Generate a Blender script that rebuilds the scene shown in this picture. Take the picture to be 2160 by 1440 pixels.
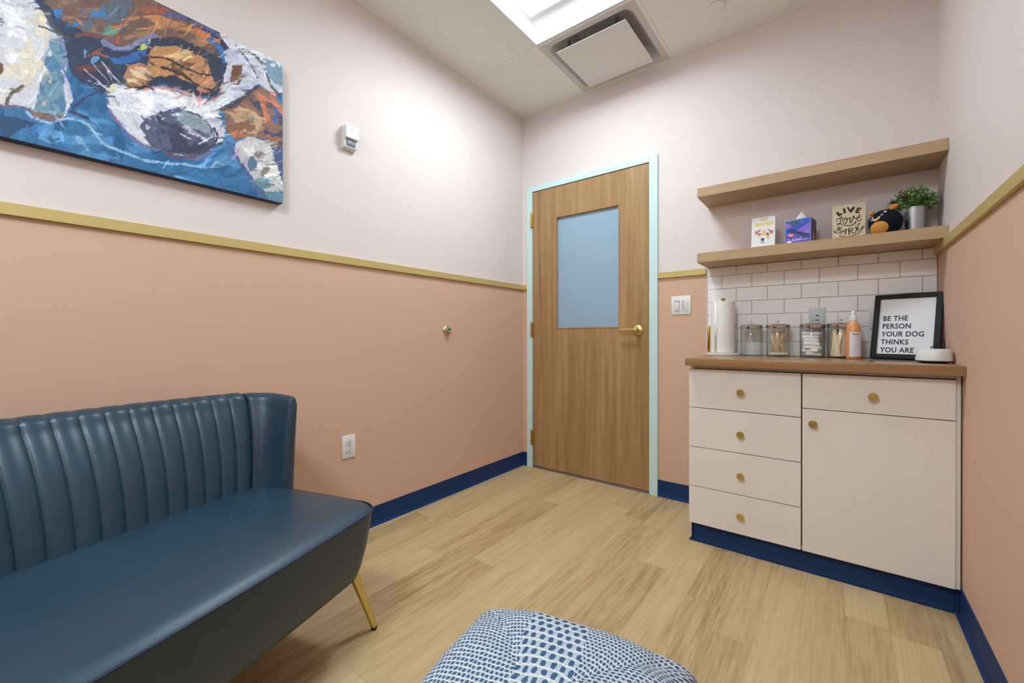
import bpy, bmesh, math, random
import numpy as np
from mathutils import Vector, Matrix
PI = math.pi
random.seed(7)
for o in list(bpy.data.objects):
    bpy.data.objects.remove(o)
SC = bpy.context.scene
COL = SC.collection

# ------------------------------------------------------------------ camera
cd = bpy.data.cameras.new('camera')
cam = bpy.data.objects.new('camera', cd)
COL.objects.link(cam)
cd.sensor_width = 36.0
cd.lens = 886.4523 / 2160 * 36
cd.shift_y = -(720 - 712.03) / 2160
cd.clip_start = 0.02
cam.location = (0, 0, 1.0182)
cam.rotation_euler = (math.radians(90 - 0.2045), math.radians(0.064), math.radians(37.778))
SC.camera = cam

# ------------------------------------------------------------------ world, lights, exposure
w = bpy.data.worlds.new('world')
SC.world = w
w.use_nodes = True
w.node_tree.nodes['Background'].inputs[0].default_value = (0.8, 0.9, 1, 1)
w.node_tree.nodes['Background'].inputs[1].default_value = 0.3
SC.view_settings.view_transform = 'Standard'
SC.view_settings.look = 'None'
SC.view_settings.gamma = 1
SC.view_settings.exposure = 0.43
SC.view_settings.use_curve_mapping = False
SC.cycles.transparent_max_bounces = 32
LAMP_W = 16.5          # square troffer panel above the far half of the room
LAMP_COLOR = (0.81, 0.965, 1.06)


def area(name, loc, sx, sy, watts, color, rot=(0, 0, 0), spread=180):
    l = bpy.data.lights.new(name, 'AREA')
    l.shape = 'RECTANGLE'
    l.size = sx
    l.size_y = sy
    l.energy = watts
    l.color = color
    l.spread = math.radians(spread)
    o = bpy.data.objects.new(name, l)
    o.location = loc
    o.rotation_euler = rot
    COL.objects.link(o)
    return o


# room numbers (metres)
XL, XR, YB, YF, ZC = -1.974, 0.357, 2.69, -0.985, 2.743
area('troffer_light', (-1.1225, 1.7475, 2.794), 0.46, 0.34, LAMP_W, LAMP_COLOR)
area('added_fill_light_behind', (-0.5125, -0.67, 2.794), 0.46, 0.46, 28.0, LAMP_COLOR)  # unseen lamp added behind the camera to brighten the room


# ------------------------------------------------------------------ materials
def s2l(c):
    return tuple((v / 12.92 if v <= 0.04045 else ((v + 0.055) / 1.055) ** 2.4) for v in c)


def rgb(r, g, b):
    return s2l((r / 255, g / 255, b / 255)) + (1,)


def newmat(name):
    m = bpy.data.materials.new(name)
    m.use_nodes = True
    nt = m.node_tree
    b = nt.nodes['Principled BSDF']
    return m, nt, b


def N(nt, typ, **kw):
    n = nt.nodes.new(typ)
    for k, v in kw.items():
        if k.startswith('i_'):
            key = k[2:]
            n.inputs[int(key) if key.isdigit() else key.replace('_', ' ')].default_value = v
        else:
            setattr(n, k, v)
    return n


def plain(name, col, rough=0.5, metal=0.0, bump=0.0, bscale=60.0, spec=0.5, var=0.0, coat=0.0):
    m, nt, b = newmat(name)
    b.inputs['Base Color'].default_value = col
    b.inputs['Roughness'].default_value = rough
    b.inputs['Metallic'].default_value = metal
    b.inputs['Specular IOR Level'].default_value = spec
    b.inputs['Coat Weight'].default_value = coat
    tc = N(nt, 'ShaderNodeTexCoord')
    no = N(nt, 'ShaderNodeTexNoise', i_Scale=bscale, i_Detail=3.0)
    nt.links.new(tc.outputs['Object'], no.inputs['Vector'])
    if bump:
        bp = N(nt, 'ShaderNodeBump', i_Strength=bump, i_Distance=0.002)
        nt.links.new(no.outputs['Fac'], bp.inputs['Height'])
        nt.links.new(bp.outputs['Normal'], b.inputs['Normal'])
    if var:
        mx = N(nt, 'ShaderNodeMix', data_type='RGBA')
        mx.inputs[6].default_value = tuple(max(0, c * (1 - var)) for c in col[:3]) + (1,)
        mx.inputs[7].default_value = tuple(min(1, c * (1 + var)) for c in col[:3]) + (1,)
        nt.links.new(no.outputs['Fac'], mx.inputs[0])
        nt.links.new(mx.outputs[2], b.inputs['Base Color'])
    return m


def wood(name, dark, light, axis='X', rough=0.42, scale=1.0, contrast=0.5, spec=0.4):
    m, nt, b = newmat(name)
    tc = N(nt, 'ShaderNodeTexCoord')
    mp = N(nt, 'ShaderNodeMapping')
    fine, lon = 34 * scale, 1.6 * scale
    sc = {'X': (lon, fine, fine), 'Y': (fine, lon, fine), 'Z': (fine, fine, lon)}[axis]
    mp.inputs['Scale'].default_value = sc
    nt.links.new(tc.outputs['Object'], mp.inputs['Vector'])
    n1 = N(nt, 'ShaderNodeTexNoise', i_Scale=1.0, i_Detail=6.0, i_Roughness=0.62, i_Distortion=0.35)
    n2 = N(nt, 'ShaderNodeTexNoise', i_Scale=7.0, i_Detail=3.0, i_Roughness=0.6)
    n3 = N(nt, 'ShaderNodeTexNoise', i_Scale=0.35, i_Detail=2.0)
    for n in (n1, n2, n3):
        nt.links.new(mp.outputs[0], n.inputs['Vector'])
    a = N(nt, 'ShaderNodeMath', operation='MULTIPLY_ADD')
    a.inputs[1].default_value = 0.35
    nt.links.new(n2.outputs['Fac'], a.inputs[0])
    nt.links.new(n1.outputs['Fac'], a.inputs[2])
    a2 = N(nt, 'ShaderNodeMath', operation='MULTIPLY_ADD')
    a2.inputs[1].default_value = 0.55
    nt.links.new(n3.outputs['Fac'], a2.inputs[0])
    nt.links.new(a.outputs[0], a2.inputs[2])
    mr = N(nt, 'ShaderNodeMapRange')
    mr.inputs['From Min'].default_value = 0.95 - contrast * 0.55
    mr.inputs['From Max'].default_value = 0.95 + contrast * 0.55
    nt.links.new(a2.outputs[0], mr.inputs['Value'])
    mx = N(nt, 'ShaderNodeMix', data_type='RGBA')
    mx.inputs[6].default_value = dark
    mx.inputs[7].default_value = light
    nt.links.new(mr.outputs[0], mx.inputs[0])
    nt.links.new(mx.outputs[2], b.inputs['Base Color'])
    b.inputs['Roughness'].default_value = rough
    b.inputs['Specular IOR Level'].default_value = spec
    bp = N(nt, 'ShaderNodeBump', i_Strength=0.08, i_Distance=0.001)
    nt.links.new(a.outputs[0], bp.inputs['Height'])
    nt.links.new(bp.outputs['Normal'], b.inputs['Normal'])
    return m


def floor_mat():
    m, nt, b = newmat('vinyl_oak_planks')
    L = nt.links.new
    tc = N(nt, 'ShaderNodeTexCoord')
    sp = N(nt, 'ShaderNodeSeparateXYZ')
    L(tc.outputs['Object'], sp.inputs[0])

    def M(op, a, b_=None, c=None):
        n = N(nt, 'ShaderNodeMath', operation=op)
        for i, v in enumerate((a, b_, c)):
            if v is None:
                continue
            if isinstance(v, (int, float)):
                n.inputs[i].default_value = v
            else:
                L(v, n.inputs[i])
        return n.outputs[0]
    PW, PL = 0.1225, 1.219
    xr = M('DIVIDE', M('ADD', sp.outputs[0], 5.0 * PW * 10 + 1.939 - 0.0), PW)
    row = M('FLOOR', xr)
    fx = M('FRACT', xr)
    wn = N(nt, 'ShaderNodeTexWhiteNoise', noise_dimensions='1D')
    L(row, wn.inputs['W'])
    yr = M('ADD', M('DIVIDE', sp.outputs[1], PL), M('MULTIPLY', wn.outputs['Value'], 7.0))
    pl = M('FLOOR', yr)
    fy = M('FRACT', yr)
    cx = N(nt, 'ShaderNodeCombineXYZ')
    L(row, cx.inputs[0])
    L(pl, cx.inputs[1])
    pid = N(nt, 'ShaderNodeTexWhiteNoise', noise_dimensions='2D')
    L(cx.outputs[0], pid.inputs['Vector'])
    # grain coordinates: shifted for every plank
    off = N(nt, 'ShaderNodeVectorMath', operation='SCALE')
    L(pid.outputs['Color'], off.inputs[0])
    off.inputs['Scale'].default_value = 13.0
    ad = N(nt, 'ShaderNodeVectorMath', operation='ADD')
    L(tc.outputs['Object'], ad.inputs[0])
    L(off.outputs[0], ad.inputs[1])
    mp = N(nt, 'ShaderNodeMapping')
    mp.inputs['Scale'].default_value = (26, 1.7, 1)
    L(ad.outputs[0], mp.inputs['Vector'])
    n1 = N(nt, 'ShaderNodeTexNoise', i_Scale=1.0, i_Detail=7.0, i_Roughness=0.62, i_Distortion=0.25)
    L(mp.outputs[0], n1.inputs['Vector'])
    mp2 = N(nt, 'ShaderNodeMapping')
    mp2.inputs['Scale'].default_value = (150, 5, 1)
    L(ad.outputs[0], mp2.inputs['Vector'])
    n2 = N(nt, 'ShaderNodeTexNoise', i_Scale=1.0, i_Detail=4.0, i_Roughness=0.6)
    L(mp2.outputs[0], n2.inputs['Vector'])
    mp3 = N(nt, 'ShaderNodeMapping')
    mp3.inputs['Scale'].default_value = (7, 1.6, 1)
    L(ad.outputs[0], mp3.inputs['Vector'])
    n3 = N(nt, 'ShaderNodeTexNoise', i_Scale=1.0, i_Detail=2.0, i_Distortion=0.9)
    L(mp3.outputs[0], n3.inputs['Vector'])
    # cathedral rings made from the broad noise
    ring = M('ABSOLUTE', M('SUBTRACT', M('FRACT', M('MULTIPLY', n3.outputs['Fac'], 9.0)), 0.5))
    t = M('ADD', M('ADD', 0.05, M('MULTIPLY', n1.outputs['Fac'], 0.70)), M('MULTIPLY', n2.outputs['Fac'], 0.50))
    t = M('ADD', t, M('MULTIPLY', ring, 0.16))
    t = M('ADD', t, M('MULTIPLY', pid.outputs['Value'], 0.26))
    mr = N(nt, 'ShaderNodeMapRange')
    mr.inputs['From Min'].default_value = 0.52
    mr.inputs['From Max'].default_value = 1.18
    L(t, mr.inputs['Value'])
    cr = N(nt, 'ShaderNodeValToRGB')
    e = cr.color_ramp.elements
    e[0].position = 0.0
    e[0].color = FLOOR_DARK
    e[1].position = 1.0
    e[1].color = FLOOR_LIGHT
    k = e.new(0.42)
    k.color = FLOOR_MID
    L(mr.outputs[0], cr.inputs[0])
    # thin seams
    sx = M('LESS_THAN', M('MINIMUM', fx, M('SUBTRACT', 1.0, fx)), 0.006)
    sy = M('LESS_THAN', M('MINIMUM', fy, M('SUBTRACT', 1.0, fy)), 0.0007)
    seam = M('MAXIMUM', sx, sy)
    mx = N(nt, 'ShaderNodeMix', data_type='RGBA')
    L(M('MULTIPLY', seam, 0.35), mx.inputs[0])
    L(cr.outputs[0], mx.inputs[6])
    mx.inputs[7].default_value = rgb(120, 92, 60)
    L(mx.outputs[2], b.inputs['Base Color'])
    b.inputs['Roughness'].default_value = 0.48
    b.inputs['Specular IOR Level'].default_value = 0.35
    bp = N(nt, 'ShaderNodeBump', i_Strength=0.06, i_Distance=0.001)
    L(t, bp.inputs['Height'])
    L(bp.outputs['Normal'], b.inputs['Normal'])
    return m


def emis(name, col, strength):
    m, nt, b = newmat(name)
    b.inputs['Base Color'].default_value = (0.8, 0.8, 0.8, 1)
    b.inputs['Emission Color'].default_value = col
    b.inputs['Emission Strength'].default_value = strength
    return m


def thin_glass(name, tint=(0.985, 0.99, 0.987), edge=(0.55, 0.62, 0.59), refl=1.0):
    """clear thin-walled glass: see-through face on, darker and mirror-like at grazing angles"""
    m, nt, b = newmat(name)
    nt.nodes.remove(b)
    out = nt.nodes['Material Output']
    tr = N(nt, 'ShaderNodeBsdfTransparent')
    gl = N(nt, 'ShaderNodeBsdfGlossy', i_Roughness=0.03)
    lw = N(nt, 'ShaderNodeLayerWeight', i_Blend=0.5)
    p5 = N(nt, 'ShaderNodeMath', operation='POWER')
    p5.inputs[1].default_value = 4.0
    fr = N(nt, 'ShaderNodeMath', operation='MULTIPLY_ADD')
    fr.inputs[1].default_value = 0.75
    fr.inputs[2].default_value = 0.03
    mc = N(nt, 'ShaderNodeMix', data_type='RGBA')
    pw = N(nt, 'ShaderNodeMath', operation='POWER')
    pw.inputs[1].default_value = 3.5
    nt.links.new(lw.outputs['Facing'], pw.inputs[0])
    nt.links.new(lw.outputs['Facing'], p5.inputs[0])
    nt.links.new(p5.outputs[0], fr.inputs[0])
    mc.inputs[6].default_value = tint + (1,)
    mc.inputs[7].default_value = edge + (1,)
    nt.links.new(pw.outputs[0], mc.inputs[0])
    nt.links.new(mc.outputs[2], tr.inputs[0])
    ms = N(nt, 'ShaderNodeMixShader')
    nt.links.new(fr.outputs[0], ms.inputs[0])
    nt.links.new(tr.outputs[0], ms.inputs[1])
    nt.links.new(gl.outputs[0], ms.inputs[2])
    nt.links.new(ms.outputs[0], out.inputs['Surface'])
    return m


def attr_mat(name, rough=0.6, bump=0.0, bscale=200, stretch=(1, 1, 1), mixnoise=0.0):
    m, nt, b = newmat(name)
    at = N(nt, 'ShaderNodeAttribute', attribute_name='paint')
    tc = N(nt, 'ShaderNodeTexCoord')
    mp = N(nt, 'ShaderNodeMapping')
    mp.inputs['Scale'].default_value = stretch
    no = N(nt, 'ShaderNodeTexNoise', i_Scale=bscale, i_Detail=4.0, i_Distortion=0.8)
    nt.links.new(tc.outputs['Object'], mp.inputs['Vector'])
    nt.links.new(mp.outputs[0], no.inputs['Vector'])
    if mixnoise:
        mr = N(nt, 'ShaderNodeMapRange')
        mr.inputs['From Min'].default_value = 0.3
        mr.inputs['From Max'].default_value = 0.7
        mr.inputs['To Min'].default_value = 1 - mixnoise
        mr.inputs['To Max'].default_value = 1 + mixnoise
        nt.links.new(no.outputs['Fac'], mr.inputs['Value'])
        vm = N(nt, 'ShaderNodeVectorMath', operation='SCALE')
        nt.links.new(at.outputs['Color'], vm.inputs[0])
        nt.links.new(mr.outputs[0], vm.inputs['Scale'])
        nt.links.new(vm.outputs[0], b.inputs['Base Color'])
    else:
        nt.links.new(at.outputs['Color'], b.inputs['Base Color'])
    b.inputs['Roughness'].default_value = rough
    if bump:
        bp = N(nt, 'ShaderNodeBump', i_Strength=bump, i_Distance=0.002)
        nt.links.new(no.outputs['Fac'], bp.inputs['Height'])
        nt.links.new(bp.outputs['Normal'], b.inputs['Normal'])
    return m


FLOOR_DARK = rgb(158, 127, 86)
FLOOR_MID = rgb(196, 167, 124)
FLOOR_LIGHT = rgb(216, 190, 150)
M_FLOOR = floor_mat()
M_UPPER = plain('blush_wall_paint', rgb(228, 216, 211), 0.6, bump=0.12, bscale=350, spec=0.3)
M_LOWER = plain('terracotta_pink_wall_paint', rgb(217, 178, 154), 0.6, bump=0.12, bscale=350, spec=0.3)
M_PLENUM = plain('dark_plenum', rgb(90, 88, 86), 0.9)
M_TILEC = plain('ceiling_tile', rgb(240, 238, 233), 0.85, bump=0.25, bscale=420, spec=0.1)
M_GRID = plain('ceiling_grid_white', rgb(238, 236, 232), 0.5)
M_NAVY = plain('navy_rubber_base', rgb(24, 54, 100), 0.6, spec=0.25, bump=0.05)
M_GOLDP = plain('gold_painted_rail', rgb(205, 183, 118), 0.42, metal=0.25, bump=0.04, bscale=90)
M_MINT = plain('mint_door_frame_paint', rgb(206, 234, 233), 0.35, bump=0.05)
M_DOOR = wood('oak_door_veneer', rgb(140, 103, 66), rgb(190, 153, 108), 'Z', 0.38, 1.0, 0.62)
M_SHELF = wood('oak_shelf_laminate', rgb(164, 132, 94), rgb(200, 170, 130), 'X', 0.42, 1.0, 0.62)
M_COUNTER = wood('oak_counter_laminate', rgb(138, 100, 62), rgb(176, 138, 95), 'X', 0.25, 1.0, 0.62, 0.5)
M_BRASS = plain('satin_brass', rgb(218, 198, 130), 0.28, metal=1.0, bump=0.03, bscale=200)
M_BRASSD = plain('aged_brass', rgb(200, 166, 92), 0.35, metal=1.0)
M_FROST = plain('frosted_blue_glass', rgb(150, 177, 198), 0.3, spec=0.5, bump=0.03, bscale=15)
M_BLACKG = plain('dark_gap', rgb(30, 28, 26), 0.8)
M_CAB = plain('cream_white_laminate', rgb(234, 229, 221), 0.45, bump=0.03, bscale=120)
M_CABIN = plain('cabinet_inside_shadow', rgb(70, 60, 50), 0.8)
M_TILE = plain('glazed_white_tile', rgb(250, 248, 246), 0.30, spec=0.4)
M_GROUT = plain('taupe_grout', rgb(165, 152, 142), 0.8)
M_WHITE = plain('white_plastic', rgb(232, 232, 230), 0.35)
M_WHITE2 = plain('white_metal_paint', rgb(226, 222, 218), 0.45)
M_SLOT = plain('dark_slot', rgb(40, 38, 36), 0.6)
M_GREY = plain('grey_metal_sill', rgb(128, 126, 128), 0.4, metal=0.5)
M_RUBBER = plain('grey_rubber', rgb(150, 148, 140), 0.6)
M_CHROME = plain('polished_chrome', rgb(205, 207, 212), 0.14, metal=1.0)
M_GLASS = thin_glass('clear_jar_glass')
M_SWAB = plain('pale_birch_stick', rgb(236, 208, 170), 0.6, var=0.1)
M_DEPR = plain('pale_birch_blade', rgb(236, 214, 178), 0.6, var=0.08, bscale=40)
M_COTTON = plain('white_cotton', rgb(242, 240, 236), 0.9, bump=0.4, bscale=300)
M_TOWEL = plain('embossed_paper_towel', rgb(240, 238, 234), 0.9, bump=1.0, bscale=110)
M_MARBLE = plain('white_stone_disc', rgb(228, 222, 214), 0.3, var=0.05, bscale=20)
M_ORANGE = None
M_INK = plain('charcoal_ink', rgb(52, 54, 62), 0.7)
M_BLACKINK = plain('black_ink', rgb(30, 28, 28), 0.7)
M_PAPER = plain('white_print_paper', rgb(228, 230, 234), 0.5)
M_FRAME = plain('black_frame_wood', rgb(20, 19, 20), 0.4, spec=0.25)
M_GREYTXT = plain('grey_relief_text', rgb(196, 198, 198), 0.5)
M_BLUE = plain('blue_mark', rgb(50, 100, 165), 0.5)
M_SILVER = plain('brushed_galvanised_steel', rgb(190, 190, 196), 0.32, metal=1.0, bump=0.06, bscale=300)


def leather():
    m, nt, b = newmat('navy_teal_leather')
    tc = N(nt, 'ShaderNodeTexCoord')
    v = N(nt, 'ShaderNodeTexVoronoi', i_Scale=420.0)
    n = N(nt, 'ShaderNodeTexNoise', i_Scale=6.0, i_Detail=4.0)
    n2 = N(nt, 'ShaderNodeTexNoise', i_Scale=60.0, i_Detail=4.0)
    for q in (v, n, n2):
        nt.links.new(tc.outputs['Object'], q.inputs['Vector'])
    mx = N(nt, 'ShaderNodeMix', data_type='RGBA')
    mx.inputs[6].default_value = rgb(28, 53, 68)
    mx.inputs[7].default_value = rgb(42, 69, 86)
    nt.links.new(n.outputs['Fac'], mx.inputs[0])
    nt.links.new(mx.outputs[2], b.inputs['Base Color'])
    b.inputs['Roughness'].default_value = 0.38
    b.inputs['Specular IOR Level'].default_value = 0.52
    ad = N(nt, 'ShaderNodeMath', operation='MULTIPLY_ADD')
    ad.inputs[1].default_value = 1.2
    nt.links.new(n2.outputs['Fac'], ad.inputs[0])
    nt.links.new(v.outputs['Distance'], ad.inputs[2])
    bp = N(nt, 'ShaderNodeBump', i_Strength=0.10, i_Distance=0.001)
    nt.links.new(ad.outputs[0], bp.inputs['Height'])
    nt.links.new(bp.outputs['Normal'], b.inputs['Normal'])
    return m


M_LEATHER = leather()
M_PIPING = plain('dark_navy_piping', rgb(18, 40, 62), 0.35)


# ------------------------------------------------------------------ builders
def tag(o, label=None, cat=None, group=None, kind=None):
    if label:
        o['label'] = label
    if cat:
        o['category'] = cat
    if group:
        o['group'] = group
    if kind:
        o['kind'] = kind
    return o


def empty(name, loc=(0, 0, 0), rz=0.0):
    o = bpy.data.objects.new(name, None)
    o.empty_display_size = 0.05
    o.location = loc
    o.rotation_euler = (0, 0, rz)
    COL.objects.link(o)
    return o


def link_bm(name, bm, mats, parent=None, smooth=False, autosmooth=None):
    bmesh.ops.recalc_face_normals(bm, faces=bm.faces)
    me = bpy.data.meshes.new(name)
    bm.to_mesh(me)
    bm.free()
    for m in (mats if isinstance(mats, (list, tuple)) else [mats]):
        me.materials.append(m)
    o = bpy.data.objects.new(name, me)
    COL.objects.link(o)
    if parent:
        o.parent = parent
    if autosmooth is not None:
        for p in me.polygons:
            p.use_smooth = True
        try:
            me.set_sharp_from_angle(angle=math.radians(autosmooth))
        except Exception:
            pass
    elif smooth:
        for p in me.polygons:
            p.use_smooth = True
    return o


def add_box(bm, x0, x1, y0, y1, z0, z1, bev=0.0, seg=2, mi=0, mat=None):
    vs = [bm.verts.new((x, y, z)) for x in (x0, x1) for y in (y0, y1) for z in (z0, z1)]
    q = [(0, 1, 3, 2), (4, 6, 7, 5), (0, 4, 5, 1), (2, 3, 7, 6), (0, 2, 6, 4), (1, 5, 7, 3)]
    fs = [bm.faces.new([vs[i] for i in f]) for f in q]
    for f in fs:
        f.material_index = mi
    if mat is not None:
        bmesh.ops.transform(bm, matrix=mat, verts=vs)
    if bev > 0:
        es = list({e for f in fs for e in f.edges})
        r = bmesh.ops.bevel(bm, geom=es, offset=bev, segments=seg, affect='EDGES', profile=0.5)
        for f in r['faces']:
            f.material_index = mi


def box(name, x0, x1, y0, y1, z0, z1, m, parent=None, bev=0.0, seg=2, mat=None):
    bm = bmesh.new()
    add_box(bm, x0, x1, y0, y1, z0, z1, bev, seg, 0, mat)
    return link_bm(name, bm, m, parent, autosmooth=40 if bev else None)


def add_lathe(bm, prof, seg=48, M=None, mi=0, closed=False, sx=1.0, sy=1.0):
    rings = []
    for (r, z) in prof:
        if r < 1e-6:
            rings.append([bm.verts.new((0, 0, z))])
        else:
            rings.append([bm.verts.new((r * sx * math.cos(2 * PI * i / seg), r * sy * math.sin(2 * PI * i / seg), z)) for i in range(seg)])
    allv = [v for r in rings for v in r]
    pairs = list(zip(rings, rings[1:])) + ([(rings[-1], rings[0])] if closed else [])
    for a, b in pairs:
        if len(a) == 1 and len(b) == 1:
            continue
        for i in range(seg):
            j = (i + 1) % seg
            if len(a) == 1:
                f = bm.faces.new((a[0], b[i], b[j]))
            elif len(b) == 1:
                f = bm.faces.new((a[i], b[0], a[j]))
            else:
                f = bm.faces.new((a[i], b[i], b[j], a[j]))
            f.material_index = mi
    if M is not None:
        bmesh.ops.transform(bm, matrix=M, verts=allv)
    return allv


def lathe(name, prof, m, parent=None, seg=48, M=None, closed=False, ang=35, sx=1, sy=1):
    bm = bmesh.new()
    add_lathe(bm, prof, seg, M, 0, closed, sx, sy)
    return link_bm(name, bm, m, parent, autosmooth=ang)


def add_tube(bm, pts, rad, seg=10, mi=0, cyclic=False):
    pts = [Vector(p) for p in pts]
    n = len(pts)
    rads = rad if isinstance(rad, (list, tuple)) else [rad] * n
    rings = []
    up = None
    for i, p in enumerate(pts):
        a = pts[(i - 1) % n] if (i > 0 or cyclic) else p
        b = pts[(i + 1) % n] if (i < n - 1 or cyclic) else p
        t = (b - a).normalized()
        if up is None:
            up = Vector((0, 0, 1)) if abs(t.z) < 0.9 else Vector((1, 0, 0))
        u = (up - t * up.dot(t))
        if u.length < 1e-5:
            u = t.orthogonal()
        u.normalize()
        up = u
        v = t.cross(u)
        rings.append([bm.verts.new(p + (u * math.cos(2 * PI * k / seg) + v * math.sin(2 * PI * k / seg)) * rads[i]) for k in range(seg)])
    rr = list(zip(rings, rings[1:])) + ([(rings[-1], rings[0])] if cyclic else [])
    for a, b in rr:
        for k in range(seg):
            f = bm.faces.new((a[k], a[(k + 1) % seg], b[(k + 1) % seg], b[k]))
            f.material_index = mi
    if not cyclic:
        for r in (rings[0], rings[-1]):
            f = bm.faces.new(r)
            f.material_index = mi


def tube(name, pts, rad, m, parent=None, seg=10, cyclic=False):
    bm = bmesh.new()
    add_tube(bm, pts, rad, seg, 0, cyclic)
    return link_bm(name, bm, m, parent, smooth=True)


def add_prism(bm, poly, M, depth, mi=0):
    """poly in the XY plane, extruded along +Z, then transformed by M"""
    a = [bm.verts.new(M @ Vector((x, y, 0))) for x, y in poly]
    b = [bm.verts.new(M @ Vector((x, y, depth))) for x, y in poly]
    n = len(poly)
    fs = [bm.faces.new(a), bm.faces.new(b)]
    for i in range(n):
        fs.append(bm.faces.new((a[i], a[(i + 1) % n], b[(i + 1) % n], b[i])))
    for f in fs:
        f.material_index = mi


def add_stroke(bm, pts, width, M, depth=0.0004, mi=0):
    """a brush stroke: flat ribbon along a 2-D polyline"""
    P = smooth_line(pts)
    n = len(P)
    L_, R_ = [], []
    for i, p in enumerate(P):
        a = P[max(0, i - 1)]
        b = P[min(n - 1, i + 1)]
        d = Vector((b[0] - a[0], b[1] - a[1]))
        d.normalize()
        wv = (width(i / (n - 1)) if callable(width) else width) / 2
        L_.append((p[0] - d.y * wv, p[1] + d.x * wv))
        R_.append((p[0] + d.y * wv, p[1] - d.x * wv))
    rows = []
    for l, r in zip(L_, R_):
        rows.append([bm.verts.new(M @ Vector((l[0], l[1], z))) for z in (0, depth)] + [bm.verts.new(M @ Vector((r[0], r[1], z))) for z in (depth, 0)])
    for a, b in zip(rows, rows[1:]):
        for k in range(4):
            f = bm.faces.new((a[k], a[(k + 1) % 4], b[(k + 1) % 4], b[k]))
            f.material_index = mi
    for r in (rows[0], rows[-1]):
        bm.faces.new(r).material_index = mi


def smooth_line(pts, sub=6):
    if len(pts) < 3:
        return [tuple(p) for p in pts]
    out = []
    n = len(pts)
    for i in range(n - 1):
        p0 = pts[max(0, i - 1)]
        p1, p2 = pts[i], pts[i + 1]
        p3 = pts[min(n - 1, i + 2)]
        for k in range(sub):
            t = k / sub
            out.append(tuple(0.5 * ((2 * p1[j]) + (-p0[j] + p2[j]) * t + (2 * p0[j] - 5 * p1[j] + 4 * p2[j] - p3[j]) * t * t + (-p0[j] + 3 * p1[j] - 3 * p2[j] + p3[j]) * t ** 3) for j in range(len(p1))))
    out.append(tuple(pts[-1]))
    return out


def text(name, body, M, size, m, parent, ext=0.0003, bold=0.0, align='LEFT', sx=1.0, shear=0.0, spacing=1.0):
    """raised lettering in the XY plane of M"""
    c = bpy.data.curves.new(name, 'FONT')
    c.body = body
    c.size = size
    c.extrude = ext
    c.offset = bold
    c.align_x = align
    c.shear = shear
    c.space_character = spacing
    c.resolution_u = 3
    t = bpy.data.objects.new(name + '_tmp', c)
    COL.objects.link(t)
    dg = bpy.context.evaluated_depsgraph_get()
    me = bpy.data.meshes.new_from_object(t.evaluated_get(dg))
    bpy.data.objects.remove(t)
    bpy.data.curves.remove(c)
    me.transform(M @ Matrix.Diagonal((sx, 1, 1, 1)))
    me.materials.clear()
    me.materials.append(m)
    me.name = name
    o = bpy.data.objects.new(name, me)
    COL.objects.link(o)
    o.parent = parent
    return o


def basis(o, x, y):
    """matrix with origin o, x axis x, y axis y (z = x cross y)"""
    x = Vector(x).normalized()
    y = Vector(y).normalized()
    z = x.cross(y)
    m = Matrix.Identity(4)
    for i in range(3):
        m[i][0], m[i][1], m[i][2], m[i][3] = x[i], y[i], z[i], o[i]
    return m


FACE_Y = lambda x, y, z: basis((x, y, z), (1, 0, 0), (0, 0, 1))      # faces the camera side (-Y)


# ------------------------------------------------------------------ numpy painter for pictures printed or painted on flat things
_rs = np.random.RandomState(5)
_LAT = _rs.rand(256, 256)


def vnoise(x, y, seed=0):
    xi = np.floor(x).astype(int)
    yi = np.floor(y).astype(int)
    fx = x - xi
    fy = y - yi
    fx = fx * fx * (3 - 2 * fx)
    fy = fy * fy * (3 - 2 * fy)
    s = seed * 37
    g = lambda a, b: _LAT[(a + s) % 256, (b + s * 3) % 256]
    return (g(xi, yi) * (1 - fx) * (1 - fy) + g(xi + 1, yi) * fx * (1 - fy) + g(xi, yi + 1) * (1 - fx) * fy + g(xi + 1, yi + 1) * fx * fy)


def fb(x, y, seed=0, octv=4):
    v = 0
    a = 0.5
    for i in range(octv):
        v = v + a * vnoise(x, y, seed + i)
        x = x * 2.03
        y = y * 2.03
        a *= 0.5
    return v


def in_poly(X, Y, poly):
    ins = np.zeros(X.shape, bool)
    n = len(poly)
    for i in range(n):
        x1, y1 = poly[i]
        x2, y2 = poly[(i + 1) % n]
        if y1 == y2:
            continue
        c = ((Y < y1) != (Y < y2)) & (X < (x2 - x1) * (Y - y1) / (y2 - y1) + x1)
        ins ^= c
    return ins


def seg_dist(X, Y, pts):
    d = np.full(X.shape, 1e9)
    for (x1, y1), (x2, y2) in zip(pts, pts[1:]):
        dx, dy = x2 - x1, y2 - y1
        t = np.clip(((X - x1) * dx + (Y - y1) * dy) / (dx * dx + dy * dy + 1e-9), 0, 1)
        d = np.minimum(d, np.hypot(X - x1 - t * dx, Y - y1 - t * dy))
    return d


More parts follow.
